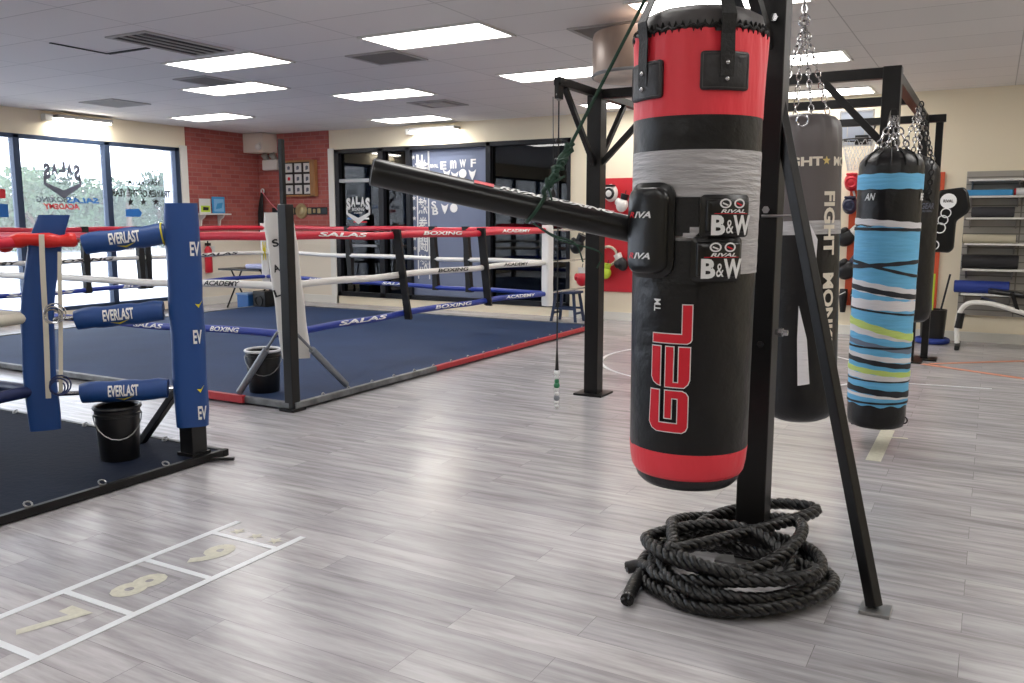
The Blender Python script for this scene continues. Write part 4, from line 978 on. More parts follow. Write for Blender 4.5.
mfg = cylmap(gx, gy, gr)
ug = lambda px: math.asin(max(-.98, min(.98, (px-805)/37)))*gr
lb = MB(); 
text(lb, 'FIGHT', .24, .05, mfg, ug(803), ZG(161.5), .006, .04, .02)
poly(lb, star(ug(827), ZG(161), .026), mfg, .006, .02, 1); text(lb, 'MONKEY', .3, .05, mfg, ug(827)+.2, ZG(161.5), .006, .04, .02)
def vtext(s, py0, py1, px, wid, n=None):
    z0_, z1_ = ZG(py0), ZG(py1); text(lb, s, z0_-z1_, wid, mfg, ug(px), (z0_+z1_)/2, .008, .035, .015, rot=-pi/2)
vtext('FIGHT', 192, 256, 830.5, .075); vtext('MONKEY', 274, 364, 830.5, .075)
lb.build('lettering', [P('cream_print', (228, 220, 205), .5), P('gold_print', (214, 190, 120), .5)], g, smooth=0, label='cream FIGHT MONKEY letters')
tp = MB(); poly(tp, [(ug(804), ZG(386)), (ug(815), ZG(384)), (ug(812), ZG(340)), (ug(804), ZG(306)), (ug(803), ZG(340))], mfg, .006, .02)
poly(tp, [(ug(812), ZG(282)), (ug(818), ZG(280)), (ug(820), ZG(240)), (ug(812), ZG(222)), (ug(809), ZG(240))], mfg, .008, .02); tp.build('tape_strip', M['white_wrap'], g, smooth=0, label='whitish loose tape')
fr = MB(); fr.torus(mfg(ug(805), zg1+.0, -.0), .03, .006, (0, 1, .2), 16, 6); fr.build('ring', M['chrome'], g)
g.rotation_euler.y = radians(-1.8)
# bag hangs from a ceiling hook: chain starts at the ceiling
chains4(g, gx, gy, zg1+.02, ZG(20)+.05, H, .15, 4, .5)
# blue wrapped bag
bx, by = (lambda p: (p.x, p.y))(ad(883, 300, 5.6)); brd = .205
bth = atan2(-by, -bx); bfx, bfy = bx+brd*cos(bth), by+brd*sin(bth); ZBf = lambda py: zat(py, bfx, bfy)
bb = thing('heavy_bag', 'slim heavy bag wound with sky blue, white and lime tape bands', 'punching bag', (bx, by, ZBf(430)))
zb0, zb1 = ZBf(432), ZBf(165)
def rb(z): t = (z-zb0)/(zb1-zb0); return .180+.014*min(1, max(0, t*1.15))
MB().lathe([(.01, zb0), (.14, zb0+.002), (.168, zb0+.015), (.179, zb0+.05)]+[(rb(z), z) for z in z_(zb0+.08, zb1, 20)]+[(rb(zb1)*.97, zb1+.03), (rb(zb1)*.82, zb1+.07), (rb(zb1)*.5, zb1+.105), (.02, zb1+.12)], (bx, by), 56, wob=lambda a, z: .004*sin(a*9+z*14)).build('shell', M['leather'], bb, smooth=60)
mfz = cylmap(bx, by, 1.)
def band(yl, yr, th_px, mat, k=0, nm='tape_band'):
    """one turn of tape: yl/yr = rows of its middle at the left and right edge as seen, th_px its height"""
    mb = MB(); n = 48; vs = []; hw = th_px*5.45/853/2
    zl, zr = ZBf(yl), ZBf(yr); zm = (zl+zr)/2; dz = (zr-zl)/2
    for i in range(n):
        a = bth+2*pi*i/n; s_ = sin(2*pi*i/n); z = zm+dz*s_; hh = hw+min(hw*.12, .0025)*sin(i*1.3+yl); r0 = rb(z)+.0035+.0016*k
        for zz in (z-hh, z+hh): vs.append((bx+r0*cos(a), by+r0*sin(a), zz))
        for zz in (z+hh, z-hh): vs.append((bx+(r0-.004)*cos(a), by+(r0-.004)*sin(a), zz))
    fs = []
    for i in range(n):
        j = (i+1) % n
        for q in range(4): fs.append((i*4+q, i*4+(q+1) % 4, j*4+(q+1) % 4, j*4+q))
    mb.add(vs, fs); mb.build(nm, M[mat], bb, smooth=50)
band(181, 181, 15, 'sky_wrap'); 
MB().lathe([(rb(z)+(.0035 if 0 < i < 22 else -.002), z) for i, z in enumerate(z_(ZBf(410), ZBf(222), 22))], (bx, by), 56, capb=False, capt=False, wob=lambda a, z: .004*sin(z*95+sin(a*2))).build('tape_band', M['sky_wrap'], bb, smooth=50)
for yl, yr, t_, mt in ((221, 226, 6, 'white_wrap'), (229, 230, 3, 'dark_wrap'), (286, 296, 11, 'white_wrap'), (288, 298, 5, 'dark_wrap'), (268, 262, 4, 'dark_wrap'), (262, 277, 3, 'dark_wrap'),
                     (305, 307, 10, 'white_wrap'), (310, 316, 2, 'dark_wrap'), (330, 340, 8, 'white_wrap'), (323, 339, 7, 'green_wrap'), (343, 353, 5, 'grey_wrap'), (349, 349, 2, 'dark_wrap'), (357, 362, 5, 'white_wrap'), (361, 368, 5, 'dark_wrap'),
                     (371, 376, 5, 'green_wrap'), (377, 381, 6, 'white_wrap'), (382, 383, 1.5, 'dark_wrap'), (391, 396, 6, 'dark_wrap'), (397, 399, 3, 'white_wrap'), (405, 404, 2, 'dark_wrap')):
    band(yl, yr, t_, mt, {'white_wrap': 1, 'dark_wrap': 2, 'green_wrap': 3, 'grey_wrap': 1}[mt])
mfbb = cylmap(bx, by, rb(ZBf(200))+.003); ub = lambda px: math.asin(max(-.98, min(.98, (px-886)/33)))*.2
lb = MB(); text(lb, 'AN', .075, .045, mfbb, ub(867.5), ZBf(196.5), .004, .03, .02, shear=.3); text(lb, 'RE', .06, .045, mfbb, ub(917), ZBf(196.5), .004, .03, .02, shear=.3)
lb.build('lettering', M['decal_white'], bb, smooth=0)
mb = MB(); mb.torus((bx+.175*cos(bth+1.3), by+.175*sin(bth+1.3), zb0+.06), .022, .005, (0, 1, 0), 12, 6); mb.build('ring', M['rubber'], bb)
# tyre-like cover seam on top + chains to a hook arm of the rig
ha = Vector((bx+.02, by+.02, ZBf(112)))
rbeam((BX_, BY_, ha.z+.02), (bx+.0, by-.02, ha.z+.02), .04, 'hook_arm')
mb = MB(); 
for k in range(4): a = .4+k*pi/2; mb.chain((bx, by, ha.z), (bx+.13*cos(a), by+.13*sin(a), zb1+.05), .05, .0055)
mb.chain((bx+.03, by, zb1+.2), (bx-.06, by-.04, zb1+.12), .05, .006); mb.build('chain', M['chrome'], bb)
mb = MB()
for k in range(5): a = bth-.9+k*.45; mb.tube([(bx+rb(zb1)*f_*cos(a), by+rb(zb1)*f_*sin(a), zb1+h_) for f_, h_ in ((1.0, .0), (.99, .035), (.84, .075), (.5, .112))], .005, 6)
mb.build('seam', M['webbing'], bb)
# black bag behind it
kx, ky = -.62, 8.25; kr = .2
kb = thing('heavy_bag', 'plain black heavy bag hidden half behind the blue taped bag', 'punching bag', (kx, ky, .55))
zk0, zk1 = .62, 1.93
MB().lathe([(.01, zk0), (.15, zk0), (.185, zk0+.03), (kr, zk0+.09), (kr, zk1-.05), (kr*.92, zk1+.02), (kr*.6, zk1+.1), (.02, zk1+.13)], (kx, ky), 40, wob=lambda a, z: .01*sin(a*6+z*8)).build('shell', M['leather'], kb, smooth=60)
mfk = cylmap(kx, ky, kr); lb = MB(); text(lb, 'GEAR', .12, .05, mfk, .12, zat(206, kx, ky-kr), .005, .03, .02, shear=.2); text(lb, 'BOXING', .09, .02, mfk, .12, zat(211, kx, ky-kr), .005, .02, .02); lb.build('lettering', M['decal_grey'], kb, smooth=0)
mb = MB()
for k in range(4): a = .3+k*pi/2; mb.chain((kx, ky, HR-.1), (kx+.15*cos(a), ky+.15*sin(a), zk1+.03), .055, .0055)
mb.build('chain', M['chrome'], kb)
mb = MB(); mb.chain((BX_+.1, 8.0, HR-.1), (BX_+.22, 7.9, 1.95), .05, .006); mb.chain((BX_+.22, 7.9, 1.95), (BX_+.1, 8.9, .55), .06, .006); 
tag(mb.build('loose_chain', M['rubber']), 'dark loose chain dangling right of the blue taped bag', 'chain')
# angled target pad on the back post
tx_, ty_ = BX_+.17, YB2-.05
def tp_(px, py): p = at(px, py, y=9.75); return (p.x, p.z)
tgt = thing('target_pad', 'black angled punching target with white round badge', 'target pad', (at(945, 225, y=9.75).x, 9.75, 1.5))
pl = [tp_(*q) for q in ((936, 194), (940, 190), (964, 187), (968, 191), (970.5, 207), (968, 213), (956, 221), (953.5, 249), (949, 253), (932, 252), (931, 240))]
MB().prism(pl, (0, 9.75, 0), (1, 0, 0), (0, 0, 1), (0, 1, 0), .16).build('pad', M['pad_black'], tgt, smooth=30, bevel=.02)
mft = planemap((0, 9.74, 0), (1, 0, 0), (0, 0, 1)); lb = MB()
def disc(mb, c, r, mf, off, mi=0, r2=None):
    o_ = [(c[0]+r*cos(a*pi/10), c[1]+r*sin(a*pi/10)) for a in range(21)]
    if r2: poly(mb, o_+[(c[0]+r2*cos(a*pi/10), c[1]+r2*sin(a*pi/10)) for a in range(20, -1, -1)], mf, off, mi=mi)
    else: poly(mb, o_[:-1], mf, off, mi=mi)
disc(lb, tp_(948.5, 201), .075, mft, .012); text(lb, 'RIVAL', .09, .03, mft, *tp_(948.5, 201), .015, .03, mi=1)
for q, r in (((946, 213), .05), ((943, 220), .05), ((940, 228), .055), ((934, 245), .05)): c_ = tp_(*q); disc(lb, c_, r, mft, .012, 0, r*.8)
lb.build('badge', [M['decal_white'], M['decal_black']], tgt, smooth=0)

# ------------------------------------------------------------------ BACK WALL GEAR
def board(px0, px1, py0, py1, name, mat, label, dy=.03):
    a = at(px0, py1, y=YB-.02); b_ = at(px1, py0, y=YB-.02)
    return tag(MB().box(((a.x+b_.x)/2, YB-.025, (a.z+b_.z)/2), (b_.x-a.x, .03, b_.z-a.z)).build(name, M[mat], smooth=0, bevel=.004), label, 'gear board'), a, b_
board(600, 662, 177, 291, 'gear_board', 'red_board', 'bright red gear board on the back wall beside the black column')
board(844, 945.5, 172, 305, 'gear_board', 'orange_board', 'orange gear board on the back wall behind the blue taped bag')
def glove(px, py, s, mats, label, name='boxing_glove', tilt=0., cuff=True, cat='glove'):
    p = at(px, py, y=YB-.13); t = thing(name, label, cat, p)
    s *= 1.25; R_ = Matrix.Rotation(tilt, 3, 'Y'); mb = MB()
    mb.ball(p, s, 0, 16, 10, (.85, .65, 1.0), R_); mb.ball(p+R_ @ Vector((-s*.7, -s*.2, s*.25)), s*.45, 0, 10, 7, (.8, .8, 1.2), R_)
    mb.build('mitt', M[mats[0]], t, smooth=60)
    if cuff:
        c_ = p+R_ @ Vector((0, 0, s*.8)); d_ = p+R_ @ Vector((0, 0, s*1.55)); MB().tube([c_, c_.lerp(d_, .5), d_], [s*.5, s*.55, s*.58], 14).build('cuff', M[mats[1]], t, smooth=50)
        MB().tube([d_, d_+Vector((0, .03, s*.5))], .006, 5).build('loop', M['webbing'], t)
def headgear(px, py, s, m0, m1, label):
    p = at(px, py, y=YB-.14); t = thing('headgear', label, 'headgear', p)
    mb = MB(); mb.ball(p, s, 0, 16, 10, (.8, .8, 1.)); mb.build('shell', M[m0], t, smooth=60)
    MB().torus(p+Vector((0, -s*.62, -.01)), s*.5, s*.17, (0, 1, 0), 18, 8).build('face_guard', M[m1], t, smooth=60)
    MB().box(p+Vector((0, -s*.3, s*.8)), (s*1.1, s*.7, s*.25)).build('brow', M[m1], t, smooth=0, bevel=.01)
headgear(611, 193, .13, 'rope_white', 'black_glove', 'white and black headgear hanging at the top of the red board')
glove(622, 205, .085, ('rope_white', 'black_glove'), 'white glove with black cuff hanging right of the headgear on the red board', tilt=.3)
glove(606, 273, .075, ('neon', 'neon'), 'lime green glove low on the left of the red board', tilt=.2)
glove(622, 264, .085, ('black_glove', 'rope_white'), 'black glove with white cuff low on the red board', tilt=-.5)
p = at(608, 256, y=YB-.1); tag(MB().torus(p, .14, .02, (0, 1, .0), 28, 8).build('hoop', M['beige_foam']), 'cream coloured hoop hanging across the red board', 'hoop')
glove(577, 246, .1, ('black_glove', 'black_glove'), 'black glove hanging on the wall between window and column', tilt=.5)
glove(582, 279, .09, ('red_glove', 'rope_white'), 'red glove with white cuff hanging left of the black column')
glove(580, 214, .06, ('rope_white', 'rope_cream'), 'small white glove on the wall above the black one', tilt=-.3)
# stuff on orange board
headgear(852, 182, .12, 'red_glove', 'red_glove', 'shiny red headgear at the top of the orange board')
headgear(850, 205, .12, 'navy_glove', 'navy_glove', 'navy headgear hanging below the red headgear')
p = at(855, 200, y=YB-.07); tag(MB().bar(p+Vector((-.04, 0, .16)), p+Vector((.05, 0, -.12)), .05, .02).build('white_strap', M['white']), 'white strap hanging beside the navy headgear', 'strap')
glove(846, 238, .1, ('black_glove', 'rope_white'), 'black glove with white cuff on the left edge of the orange board', tilt=.9)
glove(847, 270, .11, ('black_glove', 'navy_glove'), 'black glove with dark cuff lower on the orange board', tilt=.7)
p = at(849, 297, y=YB-.12); t = thing('shin_guards', 'black shin guards with white stripes hanging under the orange board', 'shin guards', p)
for dx in (-.07, .07):
    MB().tube([p+Vector((dx, 0, .1)), p+Vector((dx, -.02, 0)), p+Vector((dx, 0, -.2))], [.05, .055, .035], 12).build('guard', M['black_glove'], t, smooth=60)
    MB().bar(p+Vector((dx-.04, -.06, .03)), p+Vector((dx+.03, -.06, .07)), .05, .01).build('stripe', M['white'], t, smooth=0)
# resistance poles and bin near the back post
p = at(932, 342, z=0); t = thing('equipment_bin', 'black bin with blue rim standing at the foot of the orange board', 'bin', (p.x, min(p.y, 11.6), 0)); px_, py_ = p.x, min(p.y, 11.6)
MB().lathe([(.13, .02), (.15, .42), (.13, .42), (.1, .06)], (px_, py_, 0), 24).build('body', M['bucket_black'], t, smooth=40); MB().torus((px_, py_, .04), .17, .035, (0, 0, 1), 28, 8).build('foot_ring', M['blue_foam'], t)
for i, (dx, c_, tt) in enumerate(((-.04, 'neon', .02), (.05, 'black_foam', .1), (0, 'blue_foam', -.06))):
    tag(MB().cyl((px_+dx*.5, py_, .1), (px_+dx+tt, py_+.05, .85), .012, seg=10).build('exercise_stick', M[c_]), ('lime', 'black', 'blue')[i]+' exercise stick standing in the black bin', 'stick', 'sticks in the bin')
# basketball hoop
hp0, hp1 = at(839, 146, y=11.4), at(874, 110, y=11.4)
hoop = thing('basketball_hoop', 'small clear basketball backboard with hoop and net behind the rig', 'basketball hoop', ((hp0.x+hp1.x)/2, 11.4, hp0.z))
cxh = (hp0.x+hp1.x)/2; czh = (hp0.z+hp1.z)/2; wh = hp1.x-hp0.x; hh = hp1.z-hp0.z
MB().box((cxh, 11.4, czh), (wh, .012, hh)).build('backboard', M['backboard'], hoop, smooth=0)
mb = MB()
for s_ in (-1, 1): mb.box((cxh+s_*wh/2, 11.4, czh), (.02, .025, hh+.02)); mb.box((cxh, 11.4, czh+s_*hh/2), (wh, .025, .02))
mb.box((cxh-.1, 11.39, czh), (.01, .01, .2)); mb.box((cxh+.1, 11.39, czh), (.01, .01, .2)); mb.build('board_frame', M['white'], hoop, smooth=0)
bkt = at(862, 140, y=11.38); MB().box((bkt.x, 11.36, bkt.z), (.15, .07, .11)).build('bracket', M['black_paint'], hoop, smooth=0, bevel=.006)
rc_ = Vector((bkt.x, 11.1, bkt.z-.02)); MB().torus(rc_, .19, .009, (0, 0, 1), 28, 8).build('rim', M['black_paint'], hoop)
mb = MB(); n = 12
for k in range(n):
    for sg in (1, -1):
        pts = [rc_+Vector(((.19-.085*q)*cos((k+sg*q*2.0)*2*pi/n), (.19-.085*q)*sin((k+sg*q*2.0)*2*pi/n), -.36*q)) for q in (0, .2, .4, .6, .8, 1)]; mb.tube(pts, .004, 5)
mb.build('net', M['white'], hoop)
mb = MB()
for s_ in (-1, 1): mb.bar((cxh+s_*.15, 11.41, czh+.1), (cxh+s_*.15, YB-.02, czh+.1), .03, .03); mb.bar((cxh+s_*.15, 11.43, czh-.15), (cxh+s_*.15, YB-.02, czh+.08), .02, .02)
mb.build('wall_bracket', M['black_paint'], hoop, smooth=0)
# shelves
sa = at(957, 314, y=YB); sxl = sa.x
shelf = thing('wall_shelf', 'grey slatted wall panel with five white shelves at right', 'shelf', (sxl+.6, YB-.05, .4))
zt_ = at(957, 172, y=YB).z; zb_ = at(957, 314, y=YB).z
m, N, L, b, br, cbn = brickmat('slatwall', ('X', 'Z'), (168, 164, 156), (158, 154, 147), (118, 114, 108), 6, .085, .008, 0, .6)
MB().box((sxl+.75, YB-.02, (zt_+zb_)/2), (1.5, .04, zt_-zb_)).build('slatted_panel', m, shelf, smooth=0)
SHY = [180.5, 197, 218.5, 244, 269.5, 294]; SZ = [at(960, y_, y=YB-.3).z for y_ in SHY]
for z in SZ:
    o = MB().box((sxl+.78, YB-.19, z), (1.5, .3, .022)).build('shelf_board', M['shelf_white'], shelf, smooth=0, bevel=.003)
    mb = MB()
    for x in (sxl+.06, sxl+.55, sxl+1.1): mb.prism([(0, -.01), (-.25, -.01), (0, -.12)], (x, YB-.04, z), (0, 1, 0), (0, 0, 1), (1, 0, 0), .015)
    mb.build('bracket', M['vent_grey'], o, smooth=0)
def roll(px0, px1, si, r, mat, label, spiral=True, name='rolled_mat'):
    z = SZ[si]+.012; a = at(px0, 250, y=YB-.22); b_ = at(px1, 250, y=YB-.22)
    t = thing(name, label, 'rolled mat', ((a.x+b_.x)/2, YB-.2, z))
    MB().cyl((a.x, YB-.2, z+r), (b_.x, YB-.2, z+r), r, seg=24).build('roll', M[mat], t, smooth=40)
    mb = MB(); pts = [Vector((b_.x+.002, YB-.2+r*(1-k*.03)*cos(k*.6), z+r+r*(1-k*.03)*sin(k*.6))) for k in range(28)]; mb.tube(pts, .004, 5); pts = [p+Vector((a.x-b_.x-.004, 0, 0)) for p in pts]; mb.tube(pts, .004, 5); mb.build('spiral_edge', M['grey_foam'], t)
roll(969, 1011, 2, .062, 'grey_foam', 'dark grey rolled mat on the second shelf from top')
roll(962, 1015, 3, .052, 'beige_foam', 'beige rolled mat on the third shelf from top')
roll(963, 1019, 4, .083, 'black_foam', 'black rolled mat on the fourth shelf from top')
roll(957, 1012, 5, .075, 'blue_foam', 'royal blue rolled mat on the bottom shelf')
a = at(966, 193, y=YB-.22); b_ = at(1013, 193, y=YB-.22); z = SZ[1]+.012
tag(MB().box(((a.x+b_.x)/2, YB-.2, z+.035), (b_.x-a.x, .2, .07)).build('foam_block', M['cyan_foam'], bevel=.01), 'light blue foam block on the topmost filled shelf', 'foam block')
b2 = at(1016, 193, y=YB-.22); t = thing('foam_roller', 'white roller with a red end beside the light blue foam block', 'roller', (b2.x+.05, YB-.2, z)); MB().cyl((b2.x, YB-.2, z+.045), (b2.x+.25, YB-.2, z+.045), .045, seg=20).build('roll', M['white'], t, smooth=40); MB().cyl((b2.x-.02, YB-.2, z+.045), (b2.x, YB-.2, z+.045), .04, seg=20).build('end_cap', M['red_glove'], t, smooth=40)
# bench
bn = thing('exercise_bench', 'black workout bench with a bent white tube leg under the shelves', 'bench', (-.1, 11.2, 0))
BYn = 11.1
def bnp(px, py, dy=0): return at(px, py, y=BYn+dy)
for dy in (0, .45):
    pts = [bnp(957, 343, dy)+Vector((0, 0, 0)), bnp(957, 325, dy), bnp(961, 310, dy), bnp(970, 303, dy), bnp(985, 303, dy), bnp(1000, 306, dy), bnp(1040, 318, dy)]
    pts = [Vector((p.x, BYn+dy, max(.03, p.z))) for p in pts]; MB().tube(spline(pts, 5), .028, 10).build('leg', M['shelf_white'], bn, label='white tube leg')
    MB().tube([Vector((bnp(958, 328, dy).x, BYn+dy, bnp(958, 328, dy).z)), Vector((bnp(961, 313, dy).x, BYn+dy, bnp(961, 313, dy).z))], .042, 12).build('grip', M['rubber'], bn)
MB().bar((bnp(957, 343).x, BYn-.05, .03), (bnp(957, 343).x, BYn+.5, .03), .05, .05).build('foot_bar', M['rubber'], bn, smooth=0, bevel=.01)
for (u0, v0, u1, v1) in ((980, 300, 1050, 324), (988, 292, 1050, 300)):
    a = bnp(u0, v0); b_ = bnp(u1, v1); MB().bar((a.x, BYn+.2, a.z), (b_.x, BYn+.2, b_.z), .3, .05).build('seat_pad', M['pad_black'], bn, smooth=0, bevel=.015)
a = bnp(1012, 292); b_ = bnp(1018, 312); MB().bar((a.x, BYn+.0, a.z), (b_.x, BYn, b_.z), .04, .04).build('support', M['black_metal'], bn, smooth=0)
a = bnp(1040, 318); MB().bar((a.x, BYn+.2, a.z), (a.x, BYn+.2, 0), .05, .05).build('support', M['black_metal'], bn, smooth=0)

# ------------------------------------------------------------------ LEFT CORNER ITEMS
# shelf with two pictures on left brick wall
a = at(193, 214, x=XL+.1); b_ = at(229, 214, x=XL+.1); yc = (a.y+b_.y)/2; sh_w = b_.y-a.y-.1; sz_ = a.z
ws = thing('bracket_shelf', 'small white bracket shelf on the left brick wall', 'shelf', (XL+.1, yc, sz_))
MB().box((XL+.12, yc, sz_), (.2, sh_w, .025)).build('board', M['shelf_white'], ws, smooth=0, bevel=.004)
for s_ in (-.22, .2): MB().prism([(0, 0), (.16, 0), (.13, -.05), (.06, -.09), (.04, -.19), (0, -.2)], (XL+.024, yc+s_, sz_-.012), (1, 0, 0), (0, 0, 1), (0, 1, 0), .03).build('bracket', M['shelf_white'], ws, smooth=0)
for (px, w, mt, m2, lb) in ((205, .24, 'paper', 'neon', 'white picture with a lime caption on the small brick wall shelf'), (218.5, .28, 'cyan_foam', 'decal_blue', 'light blue picture on the small brick wall shelf')):
    p = at(px, 207, x=XL+.12); t = thing('small_picture', lb, 'picture', (XL+.12, p.y, sz_+.013))
    hh_ = .25 if mt == 'paper' else .29
    MB().box((XL+.12, p.y, sz_+.016+hh_/2), (.02, w, hh_)).build('frame', M[mt], t, smooth=0, bevel=.003)
    mf = planemap((XL+.131, p.y, sz_+.016), (0, 1, 0), (0, 0, 1)); lbm = MB()
    if mt == 'paper': poly(lbm, [(-w/2+.02, .02), (w/2-.02, .02), (w/2-.02, .13), (-w/2+.02, .13)], mf, .002, mi=0); poly(lbm, [(-.06, .05), (.06, .05), (.07, .1), (-.05, .11)], mf, .004, mi=1)
    else: poly(lbm, [(-w/2+.03, .03), (w/2-.03, .03), (w/2-.03, .25), (-w/2+.03, .25)], mf, .002, mi=0); poly(lbm, [(-.08, .07), (.06, .09), (.09, .19), (-.04, .17)], mf, .004, mi=2)
    lbm.build('print', [M['neon'] if mt == 'paper' else P('pale_blue', (130, 185, 225), .5), M['decal_black'], M['cyan_foam']], t, smooth=0)
# framed display of nine cards
a = at(283, 196, y=YB-.08); b_ = at(314, 160.5, y=YB-.08); fx0, fx1, fz0, fz1 = a.x, b_.x, a.z, b_.z
fr_ = thing('display_frame', 'wooden wall frame holding nine small white cards', 'picture frame', ((fx0+fx1)/2, YB-.05, (fz0+fz1)/2))
mb = MB(); mb.box(((fx0+fx1)/2, YB-.07, fz1), (fx1-fx0, .09, .03)); mb.box(((fx0+fx1)/2, YB-.07, fz0), (fx1-fx0, .09, .03)); mb.box((fx0, YB-.07, (fz0+fz1)/2), (.05, .09, fz1-fz0)); mb.box((fx1-.03, YB-.07, (fz0+fz1)/2), (.11, .09, fz1-fz0+.03)); mb.build('frame', M['wood'], fr_, smooth=0, bevel=.003)
MB().box(((fx0+fx1)/2, YB-.035, (fz0+fz1)/2), (fx1-fx0, .02, fz1-fz0)).build('backing', M['black_paint'], fr_, smooth=0)
wq = (fx1-.09-fx0-.03)/3; hq = (fz1-fz0-.03)/3
for i in range(3):
    for j in range(3):
        cx_ = fx0+.03+wq*(i+.5); cz_ = fz0+.015+hq*(j+.5); c_ = MB().box((cx_, YB-.05, cz_), (wq*.74, .01, hq*.8)).build('card', M['paper'], fr_, smooth=0)
        pr_ = MB(); poly(pr_, [(cx_-.03, cz_-.03-.01*i), (cx_+.03, cz_-.03), (cx_+.035, cz_+.02), (cx_, cz_+.035), (cx_-.03, cz_+.02)], planemap((0, YB-.056, 0), (1, 0, 0), (0, 0, 1)), .002); pr_.build('print', M['decal_red' if (i, j) == (0, 1) else 'decal_grey'], c_, smooth=0)
# belt
bc = at(301, 211, y=YB-.06); bt = thing('championship_belt', 'black championship belt with round metal plates on the brick wall', 'belt', bc)
l_ = at(272, 207, y=YB-.04).x; r_ = at(327, 213, y=YB-.04).x
MB().box(((l_+r_)/2, YB-.035, bc.z), (r_-l_, .02, .13)).build('strap', P('belt_teal', (24, 38, 44), .4), bt, smooth=0, bevel=.006)
MB().cyl((bc.x, YB-.07, bc.z), (bc.x, YB-.045, bc.z), .13, .14, 28).cyl((bc.x, YB-.085, bc.z), (bc.x, YB-.07, bc.z), .07, .09, 24).build('main_plate', M['gold'], bt, smooth=40)
for dx, s_ in ((-.22, .055), (.2, .055), (.31, .04), (.42, .05)): MB().box((bc.x+dx, YB-.05, bc.z), (s_*1.4, .015, s_*1.8)).build('side_plate', M['gold'], bt, smooth=0, bevel=.008)
# emergency light
e0 = at(270.5, 165, y=YB-.1); em = thing('emergency_light', 'white twin-head emergency light on the brick wall', 'emergency light', e0)
MB().box((e0.x, YB-.08, e0.z), (.36, .12, .19)).build('housing', M['shelf_white'], em, smooth=0, bevel=.02)
for dx in (-.1, .1): MB().cyl((e0.x+dx, YB-.08, e0.z+.1), (e0.x+dx, YB-.16, e0.z+.19), .05, .06, 16).build('lamp_head', M['peg'], em, smooth=40)
cd = at(259, 147, y=YB-.4); t = thing('security_camera', 'small white security camera under the ceiling in the brick corner', 'camera', cd); MB().ball((cd.x, YB-.42, cd.z), .06).build('dome', M['shelf_white'], t); MB().bar((cd.x, YB-.42, cd.z+.03), (cd.x, YB-.3, cd.z+.1), .05, .05).build('mount', M['shelf_white'], t)
# hanging skipping ropes
h0 = at(262.5, 191, y=YB-.1); t = thing('skipping_ropes', 'black skipping ropes hanging from a round hook in the brick corner', 'skipping ropes', h0)
MB().torus(h0, .035, .014, (0, 1, 0), 16, 8).build('hook', M['paper'], t)
mb = MB()
for k in range(6):
    dx = -.06+.02*k; mb.tube(spline([h0+Vector((dx*.3, -.01, -.03)), h0+Vector((dx-.04, -.02, -.4)), h0+Vector((dx-.05, -.01, -.85-.03*k))], 4), .014, 6)
mb.build('rope_bundle', M['rubber'], t)
pk = at(281, 213, y=YB-.1); MB().tube(spline([h0+Vector((.02, -.03, -.02)), h0.lerp(pk, .5)+Vector((0, -.02, -.03)), pk], 4), .009, 6).build('pink_cord', P('pink', (226, 130, 140), .5), t, label='pink cord')
# fire extinguisher
fe = at(208.5, 258, x=XL+.1); t = thing('fire_extinguisher', 'red fire extinguisher on the left wall under the brick', 'fire extinguisher', (fe.x, fe.y, fe.z-.2))
MB().lathe([(.055, -.28), (.065, -.26), (.065, .12), (.04, .17), (.02, .19)], (XL+.1, fe.y, fe.z+.02), 20).build('cylinder', M['red_glove'], t, smooth=40)
MB().box((XL+.1, fe.y, fe.z+.24), (.04, .1, .05)).cyl((XL+.1, fe.y, fe.z+.2), (XL+.1, fe.y, fe.z+.3), .012, seg=8).build('valve', M['black_paint'], t, smooth=0)
MB().box((XL+.04, fe.y+.13, fe.z+.12), (.02, .13, .17)).build('sign', M['paper'], t, smooth=0)
# folding table and crate
T0 = at(242, 308, z=0); ty0 = min(11.1, T0.y); tz_ = .70
ftc = at(244, 269, y=ty0); tbl = thing('folding_table', 'black folding table in the brick corner', 'table', (ftc.x, ty0, 0)); tz_ = ftc.z; tw = .95
MB().box((ftc.x+.12, ty0, tz_), (tw, .5, .03)).build('table_top', M['black_paint'], tbl, smooth=0, bevel=.005)
for s_ in (-.3, .4):
    for q in (-1, 1): MB().bar((ftc.x+.12+s_-.13*q, ty0-.12*q, .01), (ftc.x+.12+s_+.13*q, ty0+.0, tz_-.015), .022, .022).build('leg', M['black_paint'], tbl, smooth=0)
tag(MB().box((ftc.x+.38, ty0, tz_+.055), (.4, .3, .075)).build('folded_towel', P('lavender', (176, 180, 214), .7), bevel=.02), 'pale lavender folded towel on the black folding table', 'towel')
cr = at(247, 300, y=ty0-.1); t = thing('storage_crate', 'blue storage crate on the floor under the folding table', 'crate', (cr.x, ty0-.05, 0))
MB().box((cr.x, ty0-.05, .13), (.26, .3, .25)).build('body', M['crate_blue'], t, smooth=0, bevel=.012); MB().box((cr.x, ty0-.05, .265), (.29, .33, .03)).build('lid', P('lid_blue', (110, 140, 180), .4), t, smooth=0, bevel=.006)
t = thing('speaker_box', 'black box on the floor right of the blue crate', 'box', (cr.x+.32, ty0, 0)); MB().box((cr.x+.32, ty0, .16), (.28, .28, .32)).build('body', M['black_paint'], t, smooth=0, bevel=.01); MB().torus((cr.x+.32, ty0-.145, .16), .08, .012, (0, 1, 0), 20, 6).build('cone_ring', M['rubber'], t)
